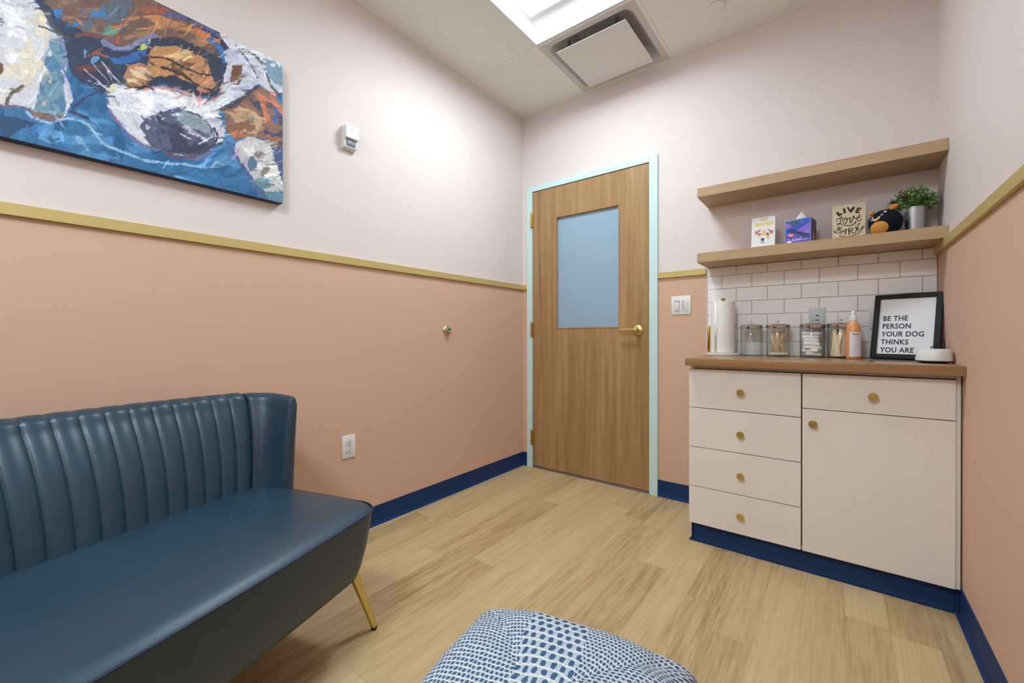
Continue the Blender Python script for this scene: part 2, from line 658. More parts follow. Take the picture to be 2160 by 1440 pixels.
def paint(X, Y, bg, ops, warp=14.0, wscale=0.02, var=0.12, strokes=0):
    """X, Y picture coordinates; returns linear RGBA for every grid point"""
    C = np.zeros(X.shape + (3,)) + np.array(bg, float)
    for i, op in enumerate(ops):
        kind, col = op[0], np.array(op[2 if kind_is_line(op) else 1], float) if False else None
        kind = op[0]
        wx = (fb(X * wscale, Y * wscale, i * 5 + 1) - 0.47) * warp * 2 + (vnoise(X * wscale * 8, Y * wscale * 8, i) - 0.5) * warp * 0.35
        wy = (fb(X * wscale, Y * wscale, i * 5 + 3) - 0.47) * warp * 2 + (vnoise(X * wscale * 8, Y * wscale * 8, i + 9) - 0.5) * warp * 0.35
        if kind == 'poly':
            msk = in_poly(X + wx, Y + wy, op[2]).astype(float)
        elif kind == 'line':
            d = seg_dist(X + wx, Y + wy, smooth_line(op[2], 4))
            msk = np.clip((op[3] - d) / 2.0 + 0.5, 0, 1)
        elif kind == 'ell':
            cx, cy, rx, ry = op[2]
            msk = ((((X + wx - cx) / rx) ** 2 + ((Y + wy - cy) / ry) ** 2) < 1).astype(float)
        elif kind == 'dry':            # broken dry-brush patch
            n = fb(X * op[4][0], Y * op[4][1], i * 3 + 2)
            msk = in_poly(X + wx, Y + wy, op[2]) * np.clip((n - op[3]) * 14, 0, 1)
        C = C * (1 - msk[..., None]) + np.array(op[1], float) * msk[..., None]
    if var:
        br = fb(X * 0.035 + Y * 0.012, Y * 0.05 - X * 0.02, 77) - 0.47
        br2 = fb(X * 0.13, Y * 0.10, 91) - 0.47
        hue = fb(X * 0.012, Y * 0.012, 55) - 0.47
        C = C * (1 + (br * 1.1 + br2 * 0.9)[..., None] * var * 3)
        C[..., 0] += hue * 40 * var * 3
        C[..., 2] -= hue * 40 * var * 3
    if strokes:
        rs = np.random.RandomState(12)
        ny_, nx_ = X.shape
        for k in range(strokes):
            i, j = rs.randint(0, ny_), rs.randint(0, nx_)
            x0, y0 = X[i, j], Y[i, j]
            ang = 2.2 * PI * float(fb(np.array([x0 * 0.0022]), np.array([y0 * 0.0022]), 31)[0]) + rs.uniform(-0.35, 0.35)
            ln, wd = rs.uniform(22, 75), rs.uniform(3.5, 10)
            i0, i1, j0, j1 = max(0, i - 26), min(ny_, i + 26), max(0, j - 26), min(nx_, j + 26)
            XX, YY = X[i0:i1, j0:j1], Y[i0:i1, j0:j1]
            du = (XX - x0) * math.cos(ang) + (YY - y0) * math.sin(ang)
            dv = -(XX - x0) * math.sin(ang) + (YY - y0) * math.cos(ang) + 5 * np.sin(du / ln * 2)
            m_ = np.clip((1 - np.abs(du) / ln) * 5, 0, 1) * np.clip((wd - np.abs(dv)) / 2, 0, 1)
            m_ = m_ * np.clip((vnoise(du * 0.05, dv * 0.6, k % 50) - 0.22) * 5, 0, 1) * 0.8
            col = C[i, j] * rs.uniform(0.80, 1.22) + rs.uniform(-9, 9, 3)
            C[i0:i1, j0:j1] = C[i0:i1, j0:j1] * (1 - m_[..., None]) + col * m_[..., None]
    C = np.clip(C, 0, 255) / 255
    lin = np.where(C <= 0.04045, C / 12.92, ((C + 0.055) / 1.055) ** 2.4)
    return np.concatenate([lin, np.ones(lin.shape[:-1] + (1,))], -1)


def kind_is_line(op):
    return op[0] == 'line'


def picture(name, M, W, H, nx, ny, colf, m, parent):
    """flat painted sheet W x H in the XY plane of M; colf(u, v) gives colours, v from the bottom"""
    u, v = np.meshgrid(np.linspace(0, 1, nx), np.linspace(0, 1, ny))
    cols = colf(u, v).reshape(-1, 4)
    co = np.stack([u.ravel() * W, v.ravel() * H, np.zeros(u.size), np.ones(u.size)], 1)
    co = (np.array(M) @ co.T).T[:, :3]
    idx = np.arange(nx * ny).reshape(ny, nx)
    q = np.stack([idx[:-1, :-1], idx[:-1, 1:], idx[1:, 1:], idx[1:, :-1]], -1).reshape(-1, 4)
    me = bpy.data.meshes.new(name)
    me.from_pydata(co.tolist(), [], q.tolist())
    at = me.color_attributes.new('paint', 'FLOAT_COLOR', 'POINT')
    at.data.foreach_set('color', cols.astype(np.float32).ravel())
    me.materials.append(m)
    me.update()
    o = bpy.data.objects.new(name, me)
    COL.objects.link(o)
    o.parent = parent
    return o


# ================================================================== the room shell
def struct(o):
    o['kind'] = 'structure'
    return o


struct(box('floor', XL - 0.1, XR + 0.1, YF - 0.1, YB + 0.1, -0.05, 0.0, M_FLOOR))


def two_tone_wall(name, x0, x1, y0, y1, hole=None):
    """wall slab painted terracotta pink below the rail and blush above"""
    bm = bmesh.new()
    zs = 1.40
    if hole is None:
        add_box(bm, x0, x1, y0, y1, 0.0, zs, mi=1)
        add_box(bm, x0, x1, y0, y1, zs, 3.0, mi=0)
    else:
        hx0, hx1, hz = hole
        add_box(bm, x0, hx0, y0, y1, 0.0, zs, mi=1)
        add_box(bm, x0, hx0, y0, y1, zs, hz, mi=0)
        add_box(bm, hx1, x1, y0, y1, 0.0, zs, mi=1)
        add_box(bm, hx1, x1, y0, y1, zs, hz, mi=0)
        add_box(bm, x0, x1, y0, y1, hz, 3.0, mi=0)
    return struct(link_bm(name, bm, [M_UPPER, M_LOWER]))


two_tone_wall('wall_left', XL - 0.1, XL, YF - 0.1, YB + 0.1)
wall_back = two_tone_wall('wall_back', XL, XR, YB, YB + 0.1, hole=(-1.885, -0.945, 2.150))
two_tone_wall('wall_right', XR, XR + 0.1, YF - 0.1, YB + 0.1)
two_tone_wall('wall_front', XL, XR, YF - 0.1, YF)

# ceiling: lay-in tiles in a 0.61 m grid, with openings where the light and the diffuser sit
GX = [XL, -1.4275, -0.8175, -0.2075, XR]
GY = [YF, -0.365, 0.245, 0.855, 1.465, 2.080, YB]
bm = bmesh.new()
for i in range(4):
    for j in range(6):
        if (i == 1 and j in (4, 5)) or (i == 2 and j == 0):
            continue
        add_box(bm, GX[i] + 0.003, GX[i + 1] - 0.003, GY[j] + 0.003, GY[j + 1] - 0.003, ZC + 0.002, ZC + 0.018)
ceil = struct(link_bm('ceiling', bm, M_TILEC))
bm = bmesh.new()
for x in GX[1:4]:
    add_box(bm, x - 0.008, x + 0.008, YF + 0.018, YB - 0.018, ZC - 0.001, ZC + 0.004)
for x0, x1, ys in ((GX[0], GX[1], GY[1:6]), (GX[1], GX[2], GY[1:6]), (GX[2], GX[3], [GY[1], GY[2], GY[3], GY[5]]), (GX[3], GX[4], [GY[1], GY[3], GY[5]])):
    for y in ys:
        add_box(bm, x0 + (0.018 if x0 == XL else 0.008), x1 - (0.018 if x1 == XR else 0.008), y - 0.008, y + 0.008, ZC - 0.001, ZC + 0.004)
add_box(bm, XL, XL + 0.018, YF, YB, ZC - 0.001, ZC + 0.004)
add_box(bm, XR - 0.018, XR, YF, YB, ZC - 0.001, ZC + 0.004)
add_box(bm, XL + 0.018, XR - 0.018, YB - 0.018, YB, ZC - 0.001, ZC + 0.004)
add_box(bm, XL + 0.018, XR - 0.018, YF, YF + 0.018, ZC - 0.001, ZC + 0.004)
link_bm('ceiling_grid', bm, M_GRID, ceil)
box('plenum_slab', XL - 0.1, XR + 0.1, YF - 0.1, YB + 0.1, 3.0, 3.05, M_PLENUM, ceil)


# cove rubber base: profile swept along each wall
def cove(name, pts, inward):
    """pts: plan points of the wall line; inward: unit normal into the room for every segment"""
    o = None
    prof = [(0.0, 0.0), (0.016, 0.0), (0.0155, 0.0025), (0.009, 0.006), (0.005, 0.014), (0.0035, 0.026), (0.0035, 0.101), (0.0, 0.103)]
    bm = bmesh.new()
    for (a, b), n in zip(zip(pts, pts[1:]), inward):
        ra = [bm.verts.new((a[0] + n[0] * d, a[1] + n[1] * d, z)) for d, z in prof]
        rb = [bm.verts.new((b[0] + n[0] * d, b[1] + n[1] * d, z)) for d, z in prof]
        k = len(prof)
        for i in range(k):
            bm.faces.new((ra[i], rb[i], rb[(i + 1) % k], ra[(i + 1) % k]))
        bm.faces.new(ra)
        bm.faces.new(rb)
    return struct(link_bm(name, bm, M_NAVY, None, autosmooth=30))


cove('baseboard_left', [(XL, YF), (XL, YB)], [(1, 0)])
cove('baseboard_back', [(XL, YB), (-1.9262, YB)], [(0, -1)])
cove('baseboard_back_right', [(-0.9052, YB), (-0.5835, YB)], [(0, -1)])
cove('baseboard_right', [(XR, YF), (XR, 2.2085)], [(-1, 0)])
cove('baseboard_front', [(XL, YF), (XR, YF)], [(0, 1)])

# gold chair rails
RZ0, RZ1, RD = 1.383, 1.420, 0.014
for i, (x0, x1, y0, y1) in enumerate([(XL, XL + RD, YF, YB), (XL + RD, -1.9262, YB - RD, YB), (-0.9052, -0.6195, YB - RD, YB), (XR - RD, XR, YF, 2.681)]):
    struct(box('trim_%d' % (i + 1), x0, x1, y0, y1, RZ0, RZ1, M_GOLDP, None, 0.0012, 1))

# ------------------------------------------------------------------ door
dr = empty('door_1', (-1.4175, YB, 0))
dr['kind'] = 'structure'
dx = 1.4175


def dbox(name, x0, x1, y0, y1, z0, z1, m, parent=dr, bev=0.0015, seg=1):
    return box(name, x0 + dx, x1 + dx, y0, y1, z0, z1, m, parent, bev, seg)


bm = bmesh.new()
FX0, FX1, FI0, FI1, FT, FTI = -1.926, -0.9055, -1.8765, -0.9585, 2.178, 2.1365
for (x0, x1, z0, z1) in ((FX0, FI0, 0, FT), (FI1, FX1, 0, FT), (FI0, FI1, FTI, FT)):
    add_box(bm, x0 + dx, x1 + dx, -0.014, 0.0, z0, z1)
# reveal and stop behind the face
add_box(bm, -1.8845 + dx, FI0 + dx, 0.0, 0.10, 0, FTI)
add_box(bm, FI1 + dx, -0.9455 + dx, 0.0, 0.10, 0, FTI)
add_box(bm, -1.8845 + dx, -0.9455 + dx, 0.0, 0.10, FTI, 2.1495)
add_box(bm, FI0 + dx, FI0 + 0.016 + dx, 0.042, 0.10, 0, FTI)
add_box(bm, FI1 - 0.016 + dx, FI1 + dx, 0.042, 0.10, 0, FTI)
add_box(bm, FI0 + 0.016 + dx, FI1 - 0.016 + dx, 0.042, 0.10, FTI - 0.016, FTI)
link_bm('door_frame', bm, M_MINT, dr)
# leaf: four wooden pieces round the glass opening, one mesh
bm = bmesh.new()
LX0, LX1, LZ0, LZ1 = -1.8735, -0.9625, 0.016, 2.133
GX0, GX1, GZ0, GZ1 = -1.669, -1.160, 1.071, 1.912
LY0, LY1 = -0.006, 0.038
for (x0, x1, z0, z1) in ((LX0, GX0, LZ0, LZ1), (GX1, LX1, LZ0, LZ1), (GX0, GX1, LZ0, GZ0), (GX0, GX1, GZ1, LZ1)):
    add_box(bm, x0 + dx, x1 + dx, LY0, LY1, z0, z1)
link_bm('door_leaf', bm, M_DOOR, dr)
bm = bmesh.new()
bw = 0.0125
for (x0, x1, z0, z1) in ((GX0, GX0 + bw, GZ0, GZ1), (GX1 - bw, GX1, GZ0, GZ1), (GX0 + bw, GX1 - bw, GZ0, GZ0 + bw), (GX0 + bw, GX1 - bw, GZ1 - bw, GZ1)):
    add_box(bm, x0 + 0.0008 + dx, x1 - 0.0008 + dx, -0.0085, 0.012, z0 + 0.0008, z1 - 0.0008, 0.002, 1)
link_bm('glazing_bead', bm, M_DOOR, dr)
dbox('glass_pane', GX0 + 0.001, GX1 - 0.001, 0.0125, 0.0185, GZ0 + 0.001, GZ1 - 0.001, M_FROST, bev=0)
dbox('door_sill', FI0 + 0.001, FI1 - 0.001, -0.010, 0.10, 0.0, 0.012, M_GREY, bev=0.003, seg=2)
dbox('dark_gap', FI0 + 0.0005, FI1 - 0.0005, 0.043, 0.048, 0.012, FTI - 0.0005, M_BLACKG, bev=0)
for zc in (1.911, 1.067, 0.231):
    bm = bmesh.new()
    for k in range(5):
        add_lathe(bm, [(0, 0), (0.0062, 0.0), (0.0066, 0.001), (0.0066, 0.0195), (0.0062, 0.0205), (0, 0.0205)], 16, Matrix.Translation((-1.8812 + dx, -0.0195, zc - 0.053 + k * 0.0213)))
    add_lathe(bm, [(0, 0.0), (0.0035, 0.0), (0.003, 0.004), (0.006, 0.009), (0.004, 0.012), (0, 0.013)], 14, Matrix.Translation((-1.8812 + dx, -0.0195, zc + 0.0535)))
    add_box(bm, -1.8812 + dx, -1.866 + dx, -0.016, -0.0062, zc - 0.051, zc + 0.052, 0.001, 1)
    link_bm('hinge', bm, M_BRASSD, dr, autosmooth=35)
# lever handle
hx, hz = -1.034 + dx, 1.057
hd = lathe('door_handle', [(0, 0.0), (0.0345, 0.0), (0.0352, 0.003), (0.033, 0.008), (0.024, 0.013), (0.015, 0.016), (0.0125, 0.020), (0.0120, 0.050), (0.0105, 0.056), (0, 0.057)], M_BRASS, dr, 48, basis((hx, LY0, hz), (1, 0, 0), (0, 0, 1)))
bm = bmesh.new()
add_box(bm, hx - 0.118, hx + 0.010, LY0 - 0.058, LY0 - 0.046, hz - 0.0105, hz + 0.0105, 0.003, 3)
link_bm('lever', bm, M_BRASS, hd, autosmooth=40)
lathe('lock_cylinder', [(0, 0), (0.0075, 0), (0.0075, 0.003), (0, 0.0035)], M_BRASSD, hd, 20, basis((hx + 0.012, LY0 - 0.012, hz - 0.018), (1, 0, 0), (0, 0, 1)))
dbox('strike_plate', -0.9615, -0.9592, -0.0075, 0.02, 1.02, 1.098, M_BRASSD, bev=0)

# ------------------------------------------------------------------ subway tile splashback (part of the back wall)
tiles = bmesh.new()
TX0, TX1, TZ0, TZ1 = -0.6115, XR - 0.001, 0.911, 1.418
add_box(tiles, TX0, TX1, YB - 0.005, YB, TZ0, TZ1, mi=1)
g = 0.0011
r = 0
z = 0.911
TH = 0.07635
while z < TZ1 - 0.005:
    z1 = min(z + TH, TZ1)
    offs = -0.6105 if r % 2 == 0 else -0.6105 - 0.0765
    x = offs
    while x < TX1 - 0.004:
        xa = max(x, TX0 + 0.0005)
        xb = min(x + 0.153, TX1)
        if xb - xa > 0.006:
            add_box(tiles, xa + g, xb - g, YB - 0.0085, YB - 0.0045, z + g, z1 - g, 0.0007, 1, mi=0)
        x += 0.153
    z += TH
    r += 1
add_box(tiles, TX0 - 0.0035, TX0, YB - 0.0095, YB, TZ0, TZ1, mi=2)
link_bm('tile_splashback', tiles, [M_TILE, M_GROUT, M_WHITE], wall_back, autosmooth=40)

# ------------------------------------------------------------------ ceiling things
M_REFL = plain('white_reflector', rgb(246, 248, 250), 0.5)
M_LENS = emis('glowing_lens', (0.93, 0.98, 1, 1), 2.5)


def troffer(xc, yc, half_lens, shift, label):
    """recessed pan: white sloping sides round a flat glowing lens"""
    lt = tag(empty('ceiling_light', (xc, yc, ZC)), label, 'light')
    hx_ = hy_ = 0.296
    lx, ly, yo = 0.235, half_lens, shift
    levels = [(hx_, hy_, -0.001), (hx_ - 0.009, hy_ - 0.009, -0.001), (hx_ - 0.011, hy_ - 0.011, 0.012)]
    for k in range(1, 7):
        t = k / 6
        levels.append((hx_ - 0.011 + (lx - hx_ + 0.011) * t, hy_ - 0.011 + (ly - hy_ + 0.011) * t, 0.012 + 0.043 * math.sin(t * PI / 2)))
    bm = bmesh.new()
    rings = [[bm.verts.new((sx_ * a_, sy_ * b_ + yo * max(0, z_ - 0.012) / 0.043, z_)) for sx_, sy_ in ((1, 1), (-1, 1), (-1, -1), (1, -1))] for a_, b_, z_ in levels]
    for a_, b_ in zip(rings, rings[1:]):
        for i in range(4):
            bm.faces.new((a_[i], a_[(i + 1) % 4], b_[(i + 1) % 4], b_[i]))
    bm.faces.new(rings[-1])
    link_bm('reflector_pan', bm, M_REFL, lt, autosmooth=25)
    box('light_lens', -lx + 0.002, lx - 0.002, -ly + 0.002 + yo, ly - 0.002 + yo, 0.0520, 0.0545, M_LENS, lt)


troffer(-1.1225, 1.7725, 0.175, -0.025, 'bright white recessed troffer light beside the square air diffuser')
troffer(-0.5125, -0.6700, 0.235, 0.0, 'added unseen troffer fill light in the near half of the ceiling')  # fixture added out of view to house the fill lamp

vt = tag(empty('ceiling_vent', (-1.1225, 2.385, ZC)), 'square white plaque air diffuser hanging just below the ceiling beside the light', 'vent')
bm = bmesh.new()
levels = [(0.2965, 0.0), (0.262, 0.0), (0.258, 0.004), (0.235, 0.030), (0.21, 0.058), (0.16, 0.075), (0.14, 0.11)]
rings = []
for h_, z_ in levels:
    ring = []
    rr_ = min(0.05, h_ * 0.25) if h_ < 0.29 else 0.0015
    for cx_, cy_, a0 in ((1, 1, 0), (-1, 1, 90), (-1, -1, 180), (1, -1, 270)):
        for k in range(6):
            a = math.radians(a0 + 90 * k / 5)
            ring.append(bm.verts.new((cx_ * (h_ - rr_) + rr_ * math.cos(a), cy_ * (h_ - rr_) + rr_ * math.sin(a), z_)))
    rings.append(ring)
for a, b in zip(rings, rings[1:]):
    n = len(a)
    for i in range(n):
        bm.faces.new((a[i], a[(i + 1) % n], b[(i + 1) % n], b[i]))
bm.faces.new(rings[-1])
link_bm('diffuser_pan', bm, plain('vent_pan_paint', rgb(205, 200, 196), 0.5), vt, autosmooth=40)
pl = box('plaque', -0.219, 0.219, -0.219, 0.219, -0.0235, -0.0195, M_WHITE2, vt, 0.001, 1)
for sx_ in (-1, 1):
    for sy_ in (-1, 1):
        bm = bmesh.new()
        add_box(bm, sx_ * 0.15 - 0.012, sx_ * 0.15 + 0.012, sy_ * 0.18 - 0.002, sy_ * 0.18 + 0.002, -0.0195, 0.045, 0.0005, 1)
        for q in range(3):
            add_box(bm, sx_ * 0.15 - 0.004, sx_ * 0.15 + 0.004, sy_ * 0.18 - 0.003, sy_ * 0.18 + 0.003, -0.008 + q * 0.014, -0.003 + q * 0.014)
        link_bm('hanger_clip', bm, M_GREY, vt)

cp = lathe('sprinkler_cover', [(0, -0.0065), (0.036, -0.0065), (0.0405, -0.005), (0.0415, -0.001), (0.0415, 0.0), (0, 0.0)], M_WHITE, None, 48)
cp.location = (-0.504, 2.405, ZC + 0.0005)
tag(cp, 'round white flush cap on the ceiling tile right of the diffuser', 'ceiling cap')

# ------------------------------------------------------------------ things on the left wall
# dog painting: picture sheet on a deep canvas
PY0, PY1, PZ0, PZ1, PX = -0.372, 0.849, 1.604, 2.221, -1.934
HH = [3760.4101, -7.4101, -195.94, 1509.9857, -2393.8411, 4694.8335, 0.665, -0.003]
NAVY = (48, 60, 88)
DOGS = [
    ('dry', (78, 140, 190), [(-900, 600), (2100, 600), (2100, 1500), (-900, 1500)], 0.50, (0.006, 0.016)),
    ('dry', (36, 92, 140), [(-900, 500), (2100, 500), (2100, 1500), (-900, 1500)], 0.56, (0.010, 0.006)),
    ('poly', (34, 70, 108), [(0, 760), (150, 800), (250, 830), (120, 880), (40, 960), (0, 930)]),
    # shadowed back of the brown dog
    ('poly', NAVY, [(200, -600), (1400, -500), (1500, 230), (1560, 330), (1510, 640), (1100, 560), (900, 610), (700, 630), (560, 560), (480, 480), (440, 300), (330, 120), (240, 0)]),
    ('poly', (118, 92, 84), [(280, -500), (1100, -300), (1250, 120), (1480, 260), (1510, 400), (1350, 310), (1200, 240), (1000, 250), (850, 320), (700, 260), (560, 200), (430, 130), (300, 0)]),
    ('dry', (160, 122, 96), [(300, -400), (1100, -200), (1250, 120), (1480, 260), (1500, 380), (1200, 240), (800, 280), (420, 130)], 0.52, (0.008, 0.028)),
    ('dry', (92, 108, 122), [(400, -200), (900, -100), (900, 200), (650, 230), (430, 110)], 0.46, (0.012, 0.012)),
    ('dry', (60, 130, 190), [(360, 60), (820, 0), (780, 100), (420, 200)], 0.58, (0.02, 0.012)),
    ('poly', (170, 92, 70), [(930, 40), (1130, 50), (1190, 85), (1050, 90), (950, 70)]),
    ('dry', (196, 140, 96), [(820, 120), (1050, 90), (1260, 160), (1450, 300), (1300, 260), (1050, 200), (860, 190)], 0.46, (0.01, 0.04)),
    ('line', (182, 96, 66), [(840, 150), (800, 190), (795, 280)], 12),
    ('line', (120, 78, 70), [(700, 250), (600, 225), (520, 235)], 14),
    ('ell', (96, 142, 128), (755, 205, 40, 36)),
    ('line', (208, 124, 80), [(1330, 200), (1400, 240), (1480, 275)], 15),
    ('line', (200, 130, 90), [(525, 125), (560, 160)], 7),
    ('line', (86, 96, 150), [(1120, 90), (1240, 110), (1400, 185), (1500, 250)], 12),
    ('line', (124, 130, 172), [(700, 270), (770, 310), (870, 320), (960, 260), (1060, 240)], 16),
    ('line', (58, 104, 168), [(780, 400), (880, 390), (980, 340), (1010, 290)], 24),
    ('line', (60, 118, 180), [(1430, 260), (1490, 330), (1520, 400)], 20),
    ('dry', (196, 204, 120), [(930, 280), (1020, 260), (1000, 320), (940, 330)], 0.42, (0.04, 0.04)),
    ('dry', (104, 146, 190), [(570, 330), (650, 300), (700, 370), (640, 430), (570, 400)], 0.42, (0.03, 0.02)),
    ('line', (158, 92, 70), [(655, 350), (740, 385)], 8),
    ('ell', (104, 66, 66), (590, 455, 70, 22)),
    ('dry', (96, 72, 78), [(640, 430), (760, 440), (720, 520), (600, 500)], 0.45, (0.02, 0.03)),
    # white dog on the left
    ('poly', (150, 108, 78), [(-1150, -380), (-900, -520), (-560, -560), (-600, -200), (-780, 120), (-1010, 240), (-1200, 0)]),
    ('poly', (206, 208, 216), [(-640, -430), (-420, -640), (-150, -660), (120, -500), (240, 0), (330, 120), (420, 230), (455, 400), (440, 520), (495, 660), (440, 780), (330, 820), (200, 730), (0, 705), (-240, 700), (-470, 600), (-640, 380), (-700, 100), (-690, -180)]),
    ('dry', (224, 214, 196), [(-560, -400), (240, 0), (330, 130), (360, 330), (250, 520), (100, 640), (0, 690), (-480, 450)], 0.50, (0.010, 0.014)),
    ('dry', (232, 232, 240), [(-500, -300), (170, 60), (190, 300), (90, 440), (0, 420), (-500, 400)], 0.44, (0.008, 0.010)),
    ('poly', (118, 152, 172), [(330, 260), (420, 240), (455, 400), (430, 560), (450, 700), (430, 790), (330, 815), (240, 740), (250, 640), (290, 520), (360, 420)]),
    ('dry', (78, 124, 160), [(330, 260), (455, 300), (450, 560), (440, 780), (250, 700), (290, 520)], 0.52, (0.014, 0.010)),
    ('dry', (196, 190, 178), [(250, 520), (330, 470), (400, 560), (400, 700), (300, 760)], 0.56, (0.02, 0.02)),
    ('line', (132, 140, 186), [(330, 150), (400, 230), (440, 340), (450, 440)], 12),
    ('line', (188, 186, 214), [(425, 470), (460, 570), (495, 660)], 9),
    ('line', (96, 82, 68), [(45, 690), (75, 630), (160, 575)], 13),
    ('poly', (128, 104, 96), [(170, 715), (300, 760), (430, 770), (420, 800), (330, 815), (230, 780)]),
    ('ell', (112, 76, 60), (8, 455, 18, 40)),
    ('ell', (110, 120, 124), (10, 140, 14, 30)),
    ('line', (70, 88, 100), [(270, 165), (330, 190), (400, 210)], 6),
    ('line', (70, 88, 92), [(300, 60), (360, 160), (430, 250)], 12),
    ('line', (120, 90, 140), [(0, 705), (120, 715), (200, 735)], 8),
    # golden face between the paws
    ('poly', (190, 140, 98), [(1040, 310), (1180, 300), (1400, 390), (1440, 520), (1480, 590), (1430, 640), (1330, 600), (1180, 520), (1060, 510), (990, 560), (1000, 470), (1000, 370)]),
    ('dry', (226, 190, 136), [(1000, 300), (1300, 340), (1420, 500), (1300, 560), (1060, 430)], 0.50, (0.014, 0.03)),
    ('dry', (120, 84, 56), [(1150, 380), (1440, 450), (1480, 600), (1330, 590), (1180, 510)], 0.53, (0.014, 0.03)),
    ('line', (74, 56, 60), [(1020, 380), (1120, 390), (1230, 440), (1340, 490), (1430, 500)], 7),
    ('line', (66, 50, 56), [(1100, 450), (1230, 490), (1330, 570), (1450, 630)], 10),
    ('line', (54, 58, 78), [(1000, 380), (1020, 310), (1100, 270), (1200, 270), (1370, 340), (1460, 430), (1500, 560)], 15),
    ('poly', (180, 134, 100), [(830, 530), (870, 440), (940, 415), (1030, 440), (1055, 490), (980, 570), (900, 590), (845, 570)]),
    ('line', (112, 74, 58), [(830, 510), (850, 560), (900, 595), (960, 590), (1010, 545)], 9),
    ('ell', (222, 202, 160), (893, 540, 36, 13)),
    ('dry', (206, 178, 150), [(880, 440), (1020, 450), (1030, 500), (930, 520)], 0.45, (0.02, 0.02)),
    ('poly', (44, 54, 78), [(1060, 520), (1180, 505), (1330, 575), (1490, 610), (1460, 650), (1330, 640), (1180, 575), (1060, 555), (960, 600), (880, 595), (1000, 560)]),
    ('line', (190, 124, 100), [(1350, 590), (1420, 620)], 12),
    # white leg and chest
    ('poly', (214, 216, 228), [(710, 620), (760, 560), (840, 570), (930, 612), (1100, 580), (1280, 645), (1420, 680), (1500, 640), (1525, 480), (1560, 330), (1490, 240), (1480, -300), (2100, -200), (1930, 430), (1930, 610), (1860, 640), (1750, 560), (1640, 640), (1520, 700), (1480, 760), (1525, 880), (1510, 940), (1440, 1010), (1300, 1060), (1150, 1035), (1000, 985), (880, 900), (800, 810), (740, 720)]),
    ('dry', (236, 238, 246), [(760, 590), (1100, 600), (1400, 700), (1500, 800), (1300, 760), (1050, 740), (900, 820), (780, 700)], 0.42, (0.010, 0.03)),
    ('dry', (190, 196, 216), [(1520, 300), (1900, 460), (1900, 620), (1640, 620), (1520, 690)], 0.54, (0.02, 0.02)),
    ('dry', (180, 172, 160), [(760, 640), (900, 850), (1000, 960), (960, 800), (850, 700)], 0.52, (0.02, 0.012)),
    ('line', (206, 150, 140), [(960, 600), (1100, 585), (1250, 620), (1380, 668), (1480, 655), (1505, 560)], 8),
    ('poly', (110, 74, 62), [(1575, 440), (1640, 435), (1640, 520), (1620, 575), (1560, 560)]),
    ('line', (90, 110, 130), [(1600, 300), (1680, 400), (1740, 520)], 7),
    ('line', (86, 92, 84), [(1640, 320), (1760, 400), (1830, 560), (1880, 640)], 9),
    ('poly', (122, 156, 178), [(1760, 380), (1930, 450), (1930, 600), (1850, 560), (1790, 460)]),
    ('dry', (220, 222, 224), [(1750, 370), (1930, 440), (1930, 540), (1800, 500)], 0.50, (0.02, 0.03)),
    # grey lens of the ear
    ('poly', (86, 94, 120), [(945, 850), (1000, 790), (1090, 750), (1200, 725), (1350, 765), (1440, 860), (1465, 960), (1400, 1035), (1290, 1060), (1150, 1030), (1040, 990), (980, 930)]),
    ('dry', (60, 64, 88), [(1000, 880), (1200, 780), (1300, 900), (1420, 980), (1380, 1040), (1150, 1020)], 0.46, (0.010, 0.014)),
    ('poly', (142, 160, 170), [(1195, 745), (1340, 770), (1420, 850), (1450, 930), (1420, 930), (1340, 870), (1250, 850), (1200, 800)]),
    ('dry', (206, 212, 222), [(1080, 740), (1230, 720), (1240, 790), (1100, 800)], 0.46, (0.02, 0.03)),
    ('line', (206, 200, 222), [(1250, 850), (1330, 900), (1400, 950)], 10),
    ('line', (210, 206, 226), [(1225, 900), (1290, 935)], 5),
    ('line', (54, 56, 78), [(1450, 860), (1470, 930), (1440, 1000)], 8),
    ('line', (46, 66, 84), [(1090, 750), (1080, 800), (1100, 830)], 10),
    ('dry', (226, 226, 232), [(930, 850), (1020, 830), (1100, 960), (1000, 960)], 0.50, (0.03, 0.02)),
    ('line', (116, 112, 158), [(715, 620), (740, 720), (800, 820), (870, 905), (960, 965), (1080, 1010), (1180, 1050), (1320, 1058), (1420, 1020)], 9),
    ('line', (104, 70, 98), [(1120, 1030), (1200, 1055), (1320, 1060)], 8),
    ('line', (222, 222, 236), [(900, 890), (960, 940), (1000, 965)], 8),
    # brown paw and white foot at the right
    ('poly', (140, 98, 78), [(1510, 730), (1640, 640), (1750, 570), (1870, 650), (1930, 760), (1930, 1200), (1860, 1000), (1780, 930), (1700, 910), (1600, 940), (1530, 880)]),
    ('dry', (196, 160, 124), [(1520, 760), (1700, 700), (1780, 820), (1740, 900), (1600, 880)], 0.46, (0.02, 0.02)),
    ('dry', (54, 62, 96), [(1640, 600), (1900, 620), (1930, 1000), (1800, 950), (1760, 760)], 0.52, (0.012, 0.02)),
    ('line', (66, 58, 76), [(1500, 740), (1590, 700), (1650, 650), (1740, 590)], 14),
    ('poly', (214, 126, 84), [(1740, 610), (1790, 640), (1830, 800), (1800, 820), (1770, 720)]),
    ('line', (212, 122, 78), [(1840, 640), (1880, 710), (1920, 770)], 14),
    ('ell', (56, 96, 184), (1862, 780, 18, 46)),
    ('dry', (190, 118, 88), [(1560, 880), (1650, 880), (1640, 930), (1580, 930)], 0.38, (0.03, 0.03)),
    ('ell', (108, 140, 128), (1705, 800, 22, 18)),
    ('poly', (70, 84, 136), [(1850, 1000), (1930, 980), (1930, 1300), (1880, 1200)]),
